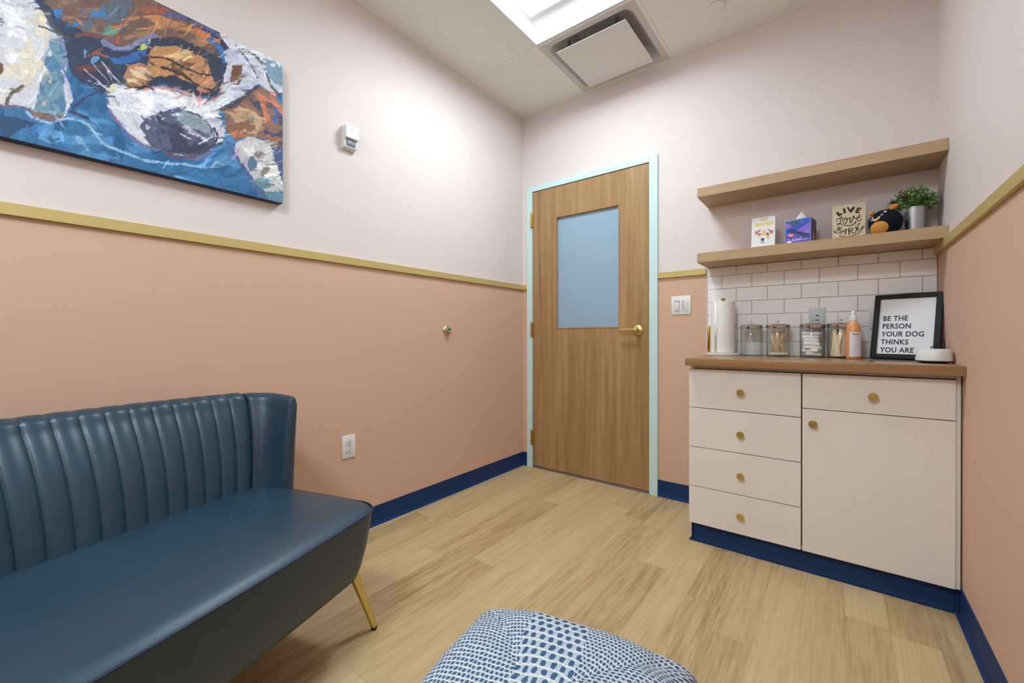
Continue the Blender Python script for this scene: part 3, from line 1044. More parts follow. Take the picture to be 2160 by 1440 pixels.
    ('poly', (196, 194, 196), [(1600, 960), (1690, 915), (1820, 960), (1860, 1080), (1900, 1180), (1925, 1290), (1800, 1300), (1720, 1220), (1650, 1120), (1590, 1010)]),
    ('dry', (232, 230, 226), [(1600, 960), (1700, 920), (1860, 1100), (1920, 1260), (1780, 1180), (1640, 1060)], 0.50, (0.02, 0.02)),
    ('dry', (130, 116, 112), [(1720, 1030), (1830, 1000), (1860, 1130), (1780, 1190), (1730, 1120)], 0.52, (0.02, 0.02)),
    ('ell', (92, 122, 142), (1703, 1102, 32, 48)),
    ('ell', (110, 146, 158), (1770, 1235, 66, 40)),
    ('poly', (92, 136, 152), [(1760, 1300), (1870, 1290), (1930, 1300), (1930, 1420), (1800, 1340)]),
    ('line', (88, 92, 142), [(1540, 960), (1600, 1060), (1680, 1170), (1740, 1260), (1800, 1340)], 11),
    # pale folds of the blanket
    ('line', (150, 186, 220), [(180, 745), (250, 800), (330, 820), (420, 805), (500, 800), (590, 830), (650, 900), (700, 965), (850, 1030), (1000, 1080), (1200, 1100), (1390, 1125)], 9),
    ('line', (150, 186, 220), [(1390, 1135), (1400, 1070), (1450, 1035)], 8),
    ('line', (150, 186, 220), [(1430, 1135), (1460, 1090), (1510, 1112)], 7),
    ('dry', (128, 170, 212), [(500, 900), (560, 930), (620, 1030), (560, 1020)], 0.40, (0.02, 0.02)),
    ('dry', (128, 172, 212), [(1180, 1180), (1330, 1210), (1300, 1240), (1190, 1210)], 0.40, (0.02, 0.03)),
    ('dry', (94, 158, 206), [(300, 850), (460, 900), (380, 990), (260, 930)], 0.50, (0.01, 0.02)),
    ('dry', (94, 158, 206), [(850, 1100), (1200, 1130), (1250, 1240), (950, 1180)], 0.50, (0.01, 0.02)),
    ('line', (60, 64, 100), [(470, 745), (540, 770), (610, 800)], 10),
    ('line', (50, 60, 104), [(500, 720), (580, 660), (680, 610)], 8),
    ('line', (214, 220, 230), [(745, 560), (640, 430)], 2),
    ('line', (214, 220, 230), [(770, 545), (705, 425)], 2),
    ('line', (214, 220, 230), [(720, 575), (600, 540)], 2),
    ('line', (214, 220, 230), [(720, 590), (570, 460)], 2),
    ('line', (214, 220, 230), [(835, 565), (730, 470)], 3),
    ('dry', (226, 220, 150), [(720, 570), (790, 555), (770, 620), (715, 640)], 0.44, (0.04, 0.04)),
]


def dog_cols(u, v):
    y = PY0 + u * (PY1 - PY0)
    z = PZ0 + v * (PZ1 - PZ0)
    dn = HH[6] * y + HH[7] * z + 1
    X = (HH[0] * y + HH[1] * z + HH[2]) / dn
    Y = (HH[3] * y + HH[4] * z + HH[5]) / dn
    return paint(X, Y, (50, 112, 162), DOGS, 12.0, 0.02, 0.06, 1500)


pt = tag(empty('canvas_painting', (XL, (PY0 + PY1) / 2, PZ0)), 'large blue and brown painting of two sleeping dogs on the pink wall', 'painting')
pw_ = (PY1 - PY0) / 2
box('canvas', 0.0005, PX - XL - 0.0006, -pw_, pw_, 0, PZ1 - PZ0, plain('navy_canvas_edge', rgb(38, 46, 66), 0.7, bump=0.2, bscale=400), pt, 0.002, 2)
picture('picture', basis((PX - XL, -pw_ + 0.001, 0.001), (0, 1, 0), (0, 0, 1)), PY1 - PY0 - 0.002, PZ1 - PZ0 - 0.002, 660, 330, dog_cols, attr_mat('oil_paint', 0.5, 0.35, 60, (1, 3.2, 1.2), 0.07), pt)

# fire alarm strobe
fs = tag(empty('fire_alarm', (XL, 1.182, 1.962)), 'white wall mounted fire alarm with strobe window', 'fire alarm')
bm = bmesh.new()
add_box(bm, 0.0, 0.014, -0.036, 0.036, 0.0, 0.114, 0.003, 2)
add_prism(bm, [(0.0142, 0.006), (0.026, 0.006), (0.030, 0.012), (0.030, 0.046), (0.046, 0.050), (0.046, 0.108), (0.043, 0.111), (0.0142, 0.111)], basis((0, 0.034, 0), (1, 0, 0), (0, 0, 1)), 0.068)
link_bm('housing', bm, M_WHITE, fs, autosmooth=30)
bm = bmesh.new()
add_box(bm, 0.0302, 0.0345, -0.025, 0.025, 0.016, 0.0455, 0.003, 2)
link_bm('strobe_lens', bm, plain('faceted_clear_lens', rgb(120, 132, 150), 0.12, bump=1.0, bscale=160, var=0.55), fs, autosmooth=30)
text('fire_lettering', 'FIRE', basis((0.0462, -0.002, 0.086), (0, 1, 0), (0, 0, 1)), 0.0155, M_GREYTXT, fs, 0.0003, 0.0002, 'CENTER')
box('indicator', 0.0262, 0.0272, -0.003, 0.003, 0.008, 0.011, plain('tiny_red_mark', rgb(170, 60, 40), 0.5), fs)


def outlet(name, loc, rz, label, wid=0.073):
    e_ = tag(empty(name, loc, rz), label, 'outlet')
    # local: x across, -y out of the wall, z up
    bm = bmesh.new()
    add_box(bm, -wid / 2, wid / 2, -0.0055, 0.0, -0.058, 0.058, 0.0018, 2)
    link_bm('cover_plate', bm, M_WHITE, e_, autosmooth=40)
    for s in (-1, 1):
        bm = bmesh.new()
        add_lathe(bm, [(0, 0), (0.0172, 0), (0.0172, 0.0022), (0.0165, 0.003), (0, 0.003)], 32, basis((0, -0.0056, s * 0.0195), (1, 0, 0), (0, 0, 1)), sy=0.84)
        rc = link_bm('receptacle', bm, M_WHITE, e_, autosmooth=40)
        bm = bmesh.new()
        for (x0, x1, z0, z1) in ((-0.0075, -0.0050, -0.001, 0.0085), (0.0050, 0.0072, 0.0005, 0.0085)):
            add_box(bm, x0, x1, -0.0092, -0.0087, s * 0.0195 + z0, s * 0.0195 + z1)
        add_lathe(bm, [(0, 0), (0.0027, 0), (0.0027, 0.0005), (0, 0.0005)], 12, basis((0, -0.0087, s * 0.0195 - 0.0075), (1, 0, 0), (0, 0, 1)))
        # ring groove around the receptacle face
        for k in range(28):
            a0, a1 = 2 * PI * k / 28, 2 * PI * (k + 1) / 28
            ex, ez = 0.0178, 0.0150
            va = [bm.verts.new((r_ * ex * math.cos(a), -0.0058, s * 0.0195 + r_ * ez * math.sin(a))) for a in (a0, a1) for r_ in (0.97, 1.05)]
            bm.faces.new((va[0], va[1], va[3], va[2]))
        link_bm('slots', bm, M_SLOT, rc)
    bm = bmesh.new()
    add_lathe(bm, [(0, 0), (0.0025, 0), (0.002, 0.001), (0, 0.001)], 12, basis((0, -0.0056, 0), (1, 0, 0), (0, 0, 1)))
    link_bm('screw', bm, M_WHITE2, e_)
    return e_


outlet('wall_outlet', (XL, 1.1825, 0.457), PI / 2, 'white double electrical outlet low on the pink wall beside the sofa')

bs = tag(empty('wall_door_stop', (XL, 1.865, 1.058)), 'round brass door bumper with grey rubber tip on the pink wall', 'door stop')
Mx = basis((0, 0, 0), (0, 1, 0), (0, 0, 1))
lathe('brass_cup', [(0, 0.0), (0.0305, 0.0), (0.031, 0.004), (0.027, 0.010), (0.021, 0.014), (0.0185, 0.0145), (0.0185, 0.009), (0, 0.009)], M_BRASS, bs, 40, Mx)
lathe('rubber_tip', [(0, 0.0095), (0.0175, 0.0095), (0.0165, 0.026), (0.0150, 0.0285), (0.0105, 0.0275), (0.0085, 0.020), (0, 0.018)], M_RUBBER, bs, 32, Mx)

# ------------------------------------------------------------------ switches and outlets on the back wall
sw = tag(empty('light_switch', (-0.7635, YB, 1.208)), 'white double light switch plate between the door and the tiles', 'switch')
bm = bmesh.new()
add_box(bm, -0.0575, 0.0575, -0.006, 0.0, -0.0575, 0.0575, 0.002, 2)
link_bm('cover_plate', bm, M_WHITE, sw, autosmooth=40)
bm = bmesh.new()
add_box(bm, -0.0395, -0.0075, -0.0068, -0.006, -0.036, 0.036, 0.0003, 1)
add_box(bm, -0.0385, -0.0085, -0.0115, -0.0068, -0.034, 0.018, 0.0012, 2)
add_box(bm, -0.0385, -0.0085, -0.009, -0.0068, 0.024, 0.034, 0.0008, 1)
link_bm('rocker', bm, M_WHITE2, sw, autosmooth=40)
box('rocker_gap', -0.0385, -0.0085, -0.0085, -0.0069, 0.0185, 0.0236, plain('grey_gap', rgb(160, 160, 158), 0.6), sw)
bm = bmesh.new()
add_box(bm, 0.0075, 0.0395, -0.0085, -0.006, -0.034, 0.034, 0.0010, 2)
kp = link_bm('keypad', bm, M_WHITE, sw, autosmooth=40)
for k in range(5):
    zz = 0.0235 - k * 0.0105
    box('button', 0.010, 0.018, -0.0098, -0.0086, zz - 0.0018, zz + 0.0018, M_INK, kp)
    box('marking', 0.0235, 0.034, -0.0088, -0.0086, zz - 0.0006, zz + 0.0006, plain('pale_grey_mark', rgb(165, 168, 168), 0.6), kp)
box('logo', 0.021, 0.034, -0.0089, -0.0086, -0.0285, -0.027, M_GREYTXT, kp)

us = tag(empty('usb_outlet', (-0.0835, YB - 0.0087, 1.106)), 'pale grey outlet plate on the tiles behind the cotton pad jar', 'outlet')
bm = bmesh.new()
add_box(bm, -0.035, 0.035, -0.006, 0.0, -0.057, 0.057, 0.0018, 2)
link_bm('cover_plate', bm, plain('cool_grey_plate', rgb(205, 208, 214), 0.35), us, autosmooth=40)
box('port', -0.0065, 0.0065, -0.0068, -0.0061, 0.015, 0.0205, M_INK, us)
bm = bmesh.new()
add_prism(bm, [(-0.003, 0.0135), (0.0, 0.0105), (0.003, 0.0135)], basis((0, -0.0061, 0), (1, 0, 0), (0, 0, 1)), 0.0006)
link_bm('arrow_mark', bm, M_INK, us)
box('small_mark', -0.0022, 0.0022, -0.0066, -0.0061, 0.040, 0.0412, M_INK, us)
box('blue_mark', -0.0085, 0.0085, -0.0067, -0.0061, -0.0095, -0.0045, M_BLUE, us)

s2 = tag(empty('splashback_switch', (0.156, YB - 0.0087, 1.110)), 'white switch plate on the tiles mostly hidden behind the black framed print', 'switch')
bm = bmesh.new()
add_box(bm, -0.0365, 0.0365, -0.006, 0.0, -0.058, 0.058, 0.0018, 2)
link_bm('cover_plate', bm, M_WHITE, s2, autosmooth=40)
box('rocker', -0.016, 0.016, -0.0095, -0.0061, -0.033, 0.033, M_WHITE2, s2, 0.0012, 1)

# ------------------------------------------------------------------ floating shelves
SX0, SX1, SY0 = -0.610, XR - 0.0008, 2.4446


def shelf(z0, z1, label):
    e_ = tag(empty('floating_shelf', ((SX0 + SX1) / 2, (SY0 + YB) / 2, z0)), label, 'shelf', 'floating shelves over the counter')
    hw, hd_ = (SX1 - SX0) / 2, (YB - SY0) / 2
    box('shelf_board', -hw, hw, -hd_, hd_ - 0.0003, 0, z1 - z0, M_SHELF, e_, 0.0012, 1)
    return e_


shelf(1.7755, 1.8257, 'empty upper oak floating shelf near the right corner')
shelf(1.4190, 1.4701, 'lower oak floating shelf holding the book, plush toy and plant')

# ------------------------------------------------------------------ base cabinet and worktop
CT = tag(box('countertop', -0.590, XR - 0.0008, 2.1388, YB - 0.0005, 0.8750, 0.9103, M_COUNTER, None, 0.0016, 2), 'oak laminate countertop on the white cabinet', 'countertop')

cb = tag(empty('base_cabinet', (-0.12, 2.45, 0)), 'cream white base cabinet with brass knobs and a navy plinth', 'cabinet')


def cbox(name, x0, x1, y0, y1, z0, z1, m, parent=cb, bev=0.0, seg=1):
    return box(name, x0 + 0.12, x1 + 0.12, y0 - 2.45, y1 - 2.45, z0, z1, m, parent, bev, seg)


bm = bmesh.new()
add_box(bm, -0.580 + 0.12, -0.564 + 0.12, 2.206 - 2.45, YB - 2.45 - 0.017, 0.0955, 0.8745)
add_box(bm, 0.340 + 0.12, 0.3535 + 0.12, 2.2055 - 2.45, YB - 2.45 - 0.017, 0.0955, 0.8745)
add_box(bm, -0.564 + 0.12, 0.340 + 0.12, 2.2060 - 2.45, YB - 2.45 - 0.017, 0.8600, 0.8745)
add_box(bm, -0.564 + 0.12, 0.340 + 0.12, 2.2060 - 2.45, YB - 2.45 - 0.017, 0.0955, 0.110)
add_box(bm, -0.564 + 0.12, 0.340 + 0.12, YB - 2.45 - 0.03, YB - 2.45 - 0.017, 0.110, 0.860)
link_bm('carcass', bm, M_CAB, cb)
cbox('inside_shade_sheet', -0.563, 0.339, 2.209, 2.215, 0.111, 0.859, M_CABIN)  # dark sheet standing in for the shade behind the fronts
cbox('filler_strip', 0.3405, 0.3530, 2.196, 2.2050, 0.0960, 0.8740, M_CAB, bev=0.0006)
# plinth with cove foot
bm = bmesh.new()
add_box(bm, -0.572 + 0.12, 0.3535 + 0.12, 2.222 - 2.45, YB - 2.45 - 0.017, 0.0, 0.0950)
prof = [(0.0, 0.0), (0.016, 0.0), (0.0155, 0.0025), (0.009, 0.006), (0.005, 0.014), (0.0035, 0.026), (0.0035, 0.095), (0.0, 0.095)]
for (a, b, n) in (((-0.572, 2.222), (0.340, 2.222), (0, -1)), ((-0.572, 2.2055), (-0.572, 2.672), (-1, 0))):
    ra = [bm.verts.new((a[0] + n[0] * d + 0.12, a[1] + n[1] * d - 2.45, z_)) for d, z_ in prof]
    rb = [bm.verts.new((b[0] + n[0] * d + 0.12, b[1] + n[1] * d - 2.45, z_)) for d, z_ in prof]
    k = len(prof)
    for i in range(k):
        bm.faces.new((ra[i], rb[i], rb[(i + 1) % k], ra[(i + 1) % k]))
    bm.faces.new(ra)
    bm.faces.new(rb)
link_bm('plinth', bm, M_NAVY, cb, autosmooth=30)


def knob(parent, x, z):
    M_ = basis((x + 0.12, 2.1860 - 2.45 - 0.0001, z), (1, 0, 0), (0, 0, 1))
    return lathe('knob', [(0, 0), (0.0065, 0), (0.0055, 0.004), (0.0055, 0.013), (0.0095, 0.017), (0.0160, 0.0195), (0.0163, 0.022), (0.0155, 0.0235), (0, 0.0238)], M_BRASS, parent, 36, M_)


gp = 0.0016
for i, (z0, z1) in enumerate(((0.6675, 0.8585), (0.4735, 0.6675), (0.2800, 0.4735), (0.0960, 0.2800))):
    d_ = cbox('drawer', -0.5835 + gp / 2, -0.1235 - gp / 2, 2.1860, 2.2050, z0 + gp, z1 - gp, M_CAB, bev=0.0008)
    knob(d_, -0.3535, (0.757, 0.563, 0.372, 0.186)[i])
d_ = cbox('drawer', -0.1205 + gp / 2, 0.3390, 2.1860, 2.2050, 0.7085 + gp, 0.8585 - gp, M_CAB, bev=0.0008)
knob(d_, 0.110, 0.779)
d_ = cbox('cabinet_door', -0.1205 + gp / 2, 0.3390, 2.1860, 2.2050, 0.0960 + gp, 0.7070, M_CAB, bev=0.0008)
knob(d_, -0.082, 0.647)

# ------------------------------------------------------------------ paper towels
CZ = 0.9104
th = tag(empty('paper_towel_holder', (-0.509, 2.592, CZ)), 'white disc paper towel holder with brass arm and finial', 'paper towel holder')
lathe('base_disc', [(0, 0), (0.083, 0), (0.087, 0.002), (0.0875, 0.013), (0.086, 0.0145), (0, 0.0145)], M_MARBLE, th, 64)
lathe('pole', [(0, 0.0145), (0.006, 0.0146), (0.006, 0.302), (0, 0.302)], M_BRASSD, th, 20)
lathe('finial', [(0.0, 0.3020), (0.0085, 0.3021), (0.0085, 0.307), (0.0075, 0.310), (0.0095, 0.314), (0.0125, 0.3165), (0.0125, 0.3185), (0, 0.319)], M_BRASSD, th, 28)
bm = bmesh.new()
add_box(bm, -0.0800, -0.0700, -0.008, 0.008, 0.0146, 0.166, 0.0015, 2)
add_box(bm, -0.0700, -0.0665, -0.004, 0.004, 0.0146, 0.166, 0.0010, 1)
link_bm('side_arm', bm, plain('polished_gold', rgb(205, 160, 60), 0.2, metal=1.0), th, autosmooth=40)
bm = bmesh.new()
prf = [(0.021, 0.0), (0.057, 0.0), (0.060, 0.002), (0.0605, 0.006), (0.0605, 0.277), (0.060, 0.281), (0.057, 0.283), (0.021, 0.283)]
add_lathe(bm, prf, 72, None, 0, True)
rl = link_bm('paper_towel_roll', bm, M_TOWEL, None, autosmooth=40)
rl.location = (-0.5005, 2.590, CZ + 0.0150)
rl.location.x = -0.509
tag(rl, 'white embossed paper towel roll standing on its holder', 'paper towel roll')
# torn sheet edge: part of the roll
bm = bmesh.new()
for k in range(1):
    a0, a1 = math.radians(236), math.radians(252)
    n_ = 8
    rows = []
    for i in range(n_ + 1):
        a = a0 + (a1 - a0) * i / n_
        r_ = 0.0608 + 0.0012 * (i / n_)
        rows.append([bm.verts.new((r_ * math.cos(a), r_ * math.sin(a), zz)) for zz in (0.003, 0.280)])
    for a, b in zip(rows, rows[1:]):
        bm.faces.new((a[0], b[0], b[1], a[1]))
lf = link_bm('loose_sheet', bm, M_TOWEL, rl, smooth=True)
so = lf.modifiers.new('thick', 'SOLIDIFY')
so.thickness = 0.0003


# ------------------------------------------------------------------ glass jars
def jar(x, y, r_, h_, label):
    e_ = tag(empty('glass_jar', (x, y, CZ)), label, 'jar', 'glass jars with steel lids on the counter')
    t_ = 0.0022
    lathe('jar_glass', [(0, 0), (r_ - 0.006, 0), (r_ - 0.001, 0.0025), (r_, 0.008), (r_, h_ - 0.006), (r_ - 0.003, h_ - 0.002), (r_ - 0.004, h_),
                        (r_ - 0.004 - t_ * 0.8, h_), (r_ - 0.003 - t_, h_ - 0.004), (r_ - t_, h_ - 0.010), (r_ - t_, 0.010), (r_ - 0.008, 0.0055), (0, 0.0055)], M_GLASS, e_, 64, ang=60)
    z = h_ + 0.0003
    ld = lathe('jar_lid', [(0, z + 0.002), (r_ - 0.006, z + 0.002), (r_ - 0.001, z - 0.0), (r_ + 0.0012, z - 0.001), (r_ + 0.0018, z + 0.001), (r_ + 0.0018, z + 0.017), (r_ - 0.0005, z + 0.0195),
                           (r_ * 0.6, z + 0.0235), (0, z + 0.0245)], M_CHROME, e_, 64, ang=30)
    zk = z + 0.0246
    lathe('lid_knob', [(0, zk - 0.001), (0.004, zk - 0.001), (0.0024, zk + 0.003), (0.0022, zk + 0.007), (0.0062, zk + 0.0105), (0.0068, zk + 0.012), (0.005, zk + 0.0135), (0, zk + 0.014)], M_CHROME, ld, 24)
    return e_


JY = 2.60
JARS = [(-0.3705, 0.0515, 0.1475), (-0.2480, 0.0525, 0.1480), (-0.1015, 0.0525, 0.1480), (0.0130, 0.0545, 0.1490)]
jar(JARS[0][0], JY, JARS[0][1], JARS[0][2], 'empty glass jar with steel lid beside the paper towels')
jar(JARS[1][0], JY, JARS[1][1], JARS[1][2], 'glass jar with steel lid holding cotton swabs')
jar(JARS[2][0], JY, JARS[2][1], JARS[2][2], 'glass jar with steel lid holding folded cotton pads')
jar(JARS[3][0], JY, JARS[3][1], JARS[3][2], 'glass jar with steel lid full of wooden tongue depressors behind the orange bottle')


def orient(p0, p1, roll=0.0):
    d = Vector(p1) - Vector(p0)
    q = d.to_track_quat('Z', 'Y')
    return Matrix.Translation(p0) @ q.to_matrix().to_4x4() @ Matrix.Rotation(roll, 4, 'Z')


# swabs: sticks fanning out from a ring of cotton heads
bm = bmesh.new()
add_lathe(bm, [(0, 0.008), (0.0013, 0.0081), (0.0013, 0.1260), (0, 0.1262)], 6, None, 0)
add_lathe(bm, [(0, 0.0), (0.0018, 0.0008), (0.0028, 0.004), (0.0024, 0.010), (0.0012, 0.014)], 8, None, 1)
sb0 = link_bm('cotton_swab', bm, [M_SWAB, M_COTTON], None, smooth=True)
rsw = random.Random(3)
first = True
for k in range(92):
    ph = 2 * PI * k * 0.381966 + rsw.uniform(-0.1, 0.1)
    rb_ = 0.0435 * math.sqrt((k + 4.5) / 97)
    p0 = (JARS[1][0] + rb_ * math.cos(ph), JY + rb_ * math.sin(ph), CZ + 0.0062 + 0.0022)
    tw = rsw.choice((-1, 1)) * rsw.uniform(1.4, 3.0)
    rt = rsw.uniform(0.020, 0.0455)
    if rb_ < 0.02:
        rt = rsw.uniform(0.004, 0.02)
    p1 = (JARS[1][0] + rt * math.cos(ph + tw), JY + rt * math.sin(ph + tw), CZ + 0.130)
    o = sb0 if first else sb0.copy()
    if not first:
        COL.objects.link(o)
    first = False
    o.matrix_world = orient(p0, p1)
    tag(o, 'wooden cotton swab with white tip standing in the glass jar', 'cotton swab', 'cotton swabs in the jar')

# tongue depressors
bm = bmesh.new()
hw, ln = 0.0088, 0.133
pol = [(hw * math.cos(a), -hw * 0 + hw * math.sin(a) + hw) for a in [PI + PI * i / 8 for i in range(9)]] + [(hw * math.cos(a), ln - hw + hw * math.sin(a)) for a in [PI * i / 8 for i in range(9)]]
add_prism(bm, pol, basis((0, 0, 0), (1, 0, 0), (0, 0, 1)), 0.0015)
td0 = link_bm('tongue_depressor', bm, M_DEPR, None)
rtd = random.Random(11)
first = True
for k in range(26):
    ph = 2 * PI * k / 26 + rtd.uniform(-0.12, 0.12)
    inner = k % 3 == 0
    rb_ = 0.026 if inner else 0.0385
    p0 = (JARS[3][0] + rb_ * math.cos(ph), JY + rb_ * math.sin(ph), CZ + 0.0075)
    tw = rtd.uniform(-0.9, 0.9)
    rt = 0.024 if inner else rtd.uniform(0.034, 0.040)
    p1 = (JARS[3][0] + rt * math.cos(ph + tw), JY + rt * math.sin(ph + tw), CZ + 0.1395)
    d = Vector(p1) - Vector(p0)
    zax = d.normalized()
    rad = Vector((math.cos(ph + tw / 2), math.sin(ph + tw / 2), 0))
    yax = (rad - zax * rad.dot(zax)).normalized()
    xax = yax.cross(zax)
    mm = Matrix.Identity(4)
    for i in range(3):
        mm[i][0], mm[i][1], mm[i][2], mm[i][3] = xax[i], yax[i], zax[i], p0[i]
    o = td0 if first else td0.copy()
    if not first:
        COL.objects.link(o)
    first = False
    o.matrix_world = mm
    tag(o, 'flat wooden tongue depressor standing in the glass jar', 'tongue depressor', 'tongue depressors in the jar')


# folded cotton pads
def pad_mesh(seed, w_, d_, h_):
    rr = random.Random(seed)
    bm = bmesh.new()
    add_box(bm, -w_ / 2, w_ / 2, -d_ / 2, d_ / 2, 0, h_, h_ * 0.22, 2)
    bmesh.ops.subdivide_edges(bm, edges=[e for e in bm.edges if e.calc_length() > 0.02], cuts=5, use_grid_fill=True)
    k1, k2, k3 = rr.uniform(60, 110), rr.uniform(60, 110), rr.uniform(0, 6)
    for v in bm.verts:
        v.co.z += 0.0012 * math.sin(v.co.x * k1 + k3) * math.cos(v.co.y * k2 + k3)
        v.co.x *= 1 + 0.05 * math.sin(v.co.z * 300 + k3)
        v.co.y *= 1 + 0.05 * math.cos(v.co.z * 260 + k3)
    return bm


zc = CZ + 0.0085
rp = random.Random(21)
LB = ['lowest', 'second lowest', 'third from the bottom', 'fourth from the bottom', 'third from the top', 'second from the top', 'topmost']
for k in range(7):
    h_ = 0.0165
    o = link_bm('cotton_pad', pad_mesh(k, rp.uniform(0.062, 0.074), rp.uniform(0.054, 0.060), h_), M_COTTON, None, smooth=True)
    o.location = (JARS[2][0] + rp.uniform(-0.003, 0.003), JY + rp.uniform(-0.003, 0.003), zc)
    o.rotation_euler = (rp.uniform(-0.02, 0.02), rp.uniform(-0.06, 0.06), rp.uniform(-0.35, 0.35))
    tag(o, 'folded white cotton pad, %s of the pile in the glass jar' % LB[k], 'cotton pad', 'cotton pads in the jar')
    zc += 0.0172

# ------------------------------------------------------------------ orange spray bottle
m, nt, b = newmat('translucent_orange_bottle')
b.inputs['Roughness'].default_value = 0.25
b.inputs['Subsurface Weight'].default_value = 0.25
b.inputs['Subsurface Radius'].default_value = (0.02, 0.008, 0.003)
b.inputs['Subsurface Scale'].default_value = 0.5
tc = N(nt, 'ShaderNodeTexCoord')
sp = N(nt, 'ShaderNodeSeparateXYZ')
nt.links.new(tc.outputs['Object'], sp.inputs[0])
cr = N(nt, 'ShaderNodeValToRGB')
mr = N(nt, 'ShaderNodeMapRange')
mr.inputs['From Min'].default_value = 0.15
mr.inputs['From Max'].default_value = 0.185
nt.links.new(sp.outputs[2], mr.inputs['Value'])
nt.links.new(mr.outputs[0], cr.inputs[0])
cr.color_ramp.elements[0].color = rgb(228, 152, 98)
cr.color_ramp.elements[1].color = rgb(232, 210, 196)
e = cr.color_ramp.elements.new(0.55)
e.color = rgb(230, 164, 118)
nt.links.new(cr.outputs[0], b.inputs['Base Color'])
M_ORANGE = m
bt = tag(empty('spray_bottle', (0.0585, 2.545, CZ)), 'orange spray bottle with white cap and paper label beside the jars', 'bottle')
lathe('bottle_body', [(0, 0.001), (0.024, 0.0), (0.0275, 0.003), (0.0283, 0.008), (0.0283, 0.128), (0.0272, 0.140), (0.0238, 0.153), (0.018, 0.166), (0.0135, 0.175), (0.0125, 0.180), (0, 0.180)], M_ORANGE, bt, 56, ang=60)
cpb = lathe('spray_cap', [(0, 0.1801), (0.0140, 0.1802), (0.0140, 0.1965), (0.0125, 0.1985), (0.0098, 0.200), (0.0086, 0.212), (0.0080, 0.222), (0.0065, 0.2265), (0, 0.227)], M_WHITE, bt, 36)
lathe('nozzle', [(0, 0), (0.0032, 0), (0.003, 0.004), (0, 0.004)], M_WHITE2, cpb, 16, basis((0.0, -0.0084, 0.214), (1, 0, 0), (0, 0, 1)))
# label wrapped round the front
bm = bmesh.new()
rows = []
for i in range(21):
    a = math.radians(238 + (350 - 238) * i / 20)
    rows.append([bm.verts.new((0.02865 * math.cos(a), 0.02865 * math.sin(a), zz)) for zz in (0.012, 0.127)])
for a, b2 in zip(rows, rows[1:]):
    bm.faces.new((a[0], b2[0], b2[1], a[1]))
lb = link_bm('paper_label', bm, plain('bottle_label_paper', rgb(226, 220, 226), 0.45), bt, smooth=True)


def wrap_text(name, body, z_, size, a_c, m_, r_=0.0288):
    """lettering bent round the bottle"""
    o = text(name, body, Matrix.Identity(4), size, m_, lb, 0.00006, 0.00015, 'CENTER')
    for v in o.data.vertices:
        a = a_c + v.co.x / r_
        rr = r_ + v.co.z
        v.co = (rr * math.cos(a), rr * math.sin(a), z_ + v.co.y)
    return o


wrap_text('label_lettering', 'Epon', 0.1125, 0.0125, math.radians(288), plain('navy_ink', rgb(40, 40, 96), 0.6))
bm = bmesh.new()
for k, (zz, l0, l1) in enumerate([(0.105, 0.35, 0.62), (0.070, 0.2, 0.85), (0.0655, 0.2, 0.8), (0.0565, 0.08, 0.85), (0.0525, 0.08, 0.75), (0.047, 0.08, 0.5), (0.043, 0.08, 0.55), (0.039, 0.08, 0.45), (0.034, 0.08, 0.5), (0.029, 0.08, 0.4), (0.0225, 0.08, 0.3)]):
    pr_ = None
    for i in range(9):
        t = l0 + (l1 - l0) * i / 8
        a = math.radians(241 + (347 - 241) * t)
        cur = [bm.verts.new((0.02872 * math.cos(a), 0.02872 * math.sin(a), zz + q)) for q in (-0.0004, 0.0004)]
        if pr_:
            bm.faces.new((pr_[0], cur[0], cur[1], pr_[1]))
        pr_ = cur
link_bm('fine_print', bm, plain('faded_print', rgb(165, 165, 190), 0.6), lb)

# ------------------------------------------------------------------ framed print
FW, FH, LEAN, TH0 = 0.229, 0.302, 0.0780, math.radians(18)
blx, bly = 0.1170, 2.5540
ux = Vector((math.cos(TH0), -math.sin(TH0), 0))
back = Vector((math.sin(TH0), math.cos(TH0), 0))
uy = (back * LEAN + Vector((0, 0, math.sqrt(FH ** 2 - LEAN ** 2)))).normalized()
fr = tag(empty('framed_print', (blx, bly, CZ)), 'black framed typographic print leaning in the corner on the counter', 'framed print')
ZN = ux.cross(uy)          # towards the viewer
MF = basis((0, 0, 0), ux, uy)
if ZN.y > 0:
    raise RuntimeError('frame normal')
bw = 0.0205
bm = bmesh.new()
lift = 0.0062            # rest on the lower back edge
for (x0, x1, y0, y1) in ((0, bw, 0, FH), (FW - bw, FW, 0, FH), (bw, FW - bw, 0, bw), (bw, FW - bw, FH - bw, FH)):
    add_box(bm, x0, x1, y0, y1, -0.018, 0.004, 0.0012, 1, 0, Matrix.Translation(uy * lift) @ MF)
link_bm('frame', bm, M_FRAME, fr, autosmooth=40)
bm = bmesh.new()
add_box(bm, bw - 0.002, FW - bw + 0.002, bw - 0.002, FH - bw + 0.002, -0.012, -0.005, mat=Matrix.Translation(uy * lift) @ MF)
pp = link_bm('print', bm, M_PAPER, fr)
GAPS = [(0.0305 + i * 0.0) for i in range(5)]
lines = ['BE THE', 'PERSON', 'YOUR DOG', 'THINKS', 'YOU ARE']
yl = [0.1780, 0.1410, 0.1040, 0.0670, 0.0300]
for s_, y_ in zip(lines, yl):
    text('lettering', s_, Matrix.Translation(uy * lift) @ MF @ Matrix.Translation((0.0335, y_, -0.0048)), 0.0325, M_INK, pp, 0.0002, 0.0009, 'LEFT', 0.79, 0.0, 1.08)

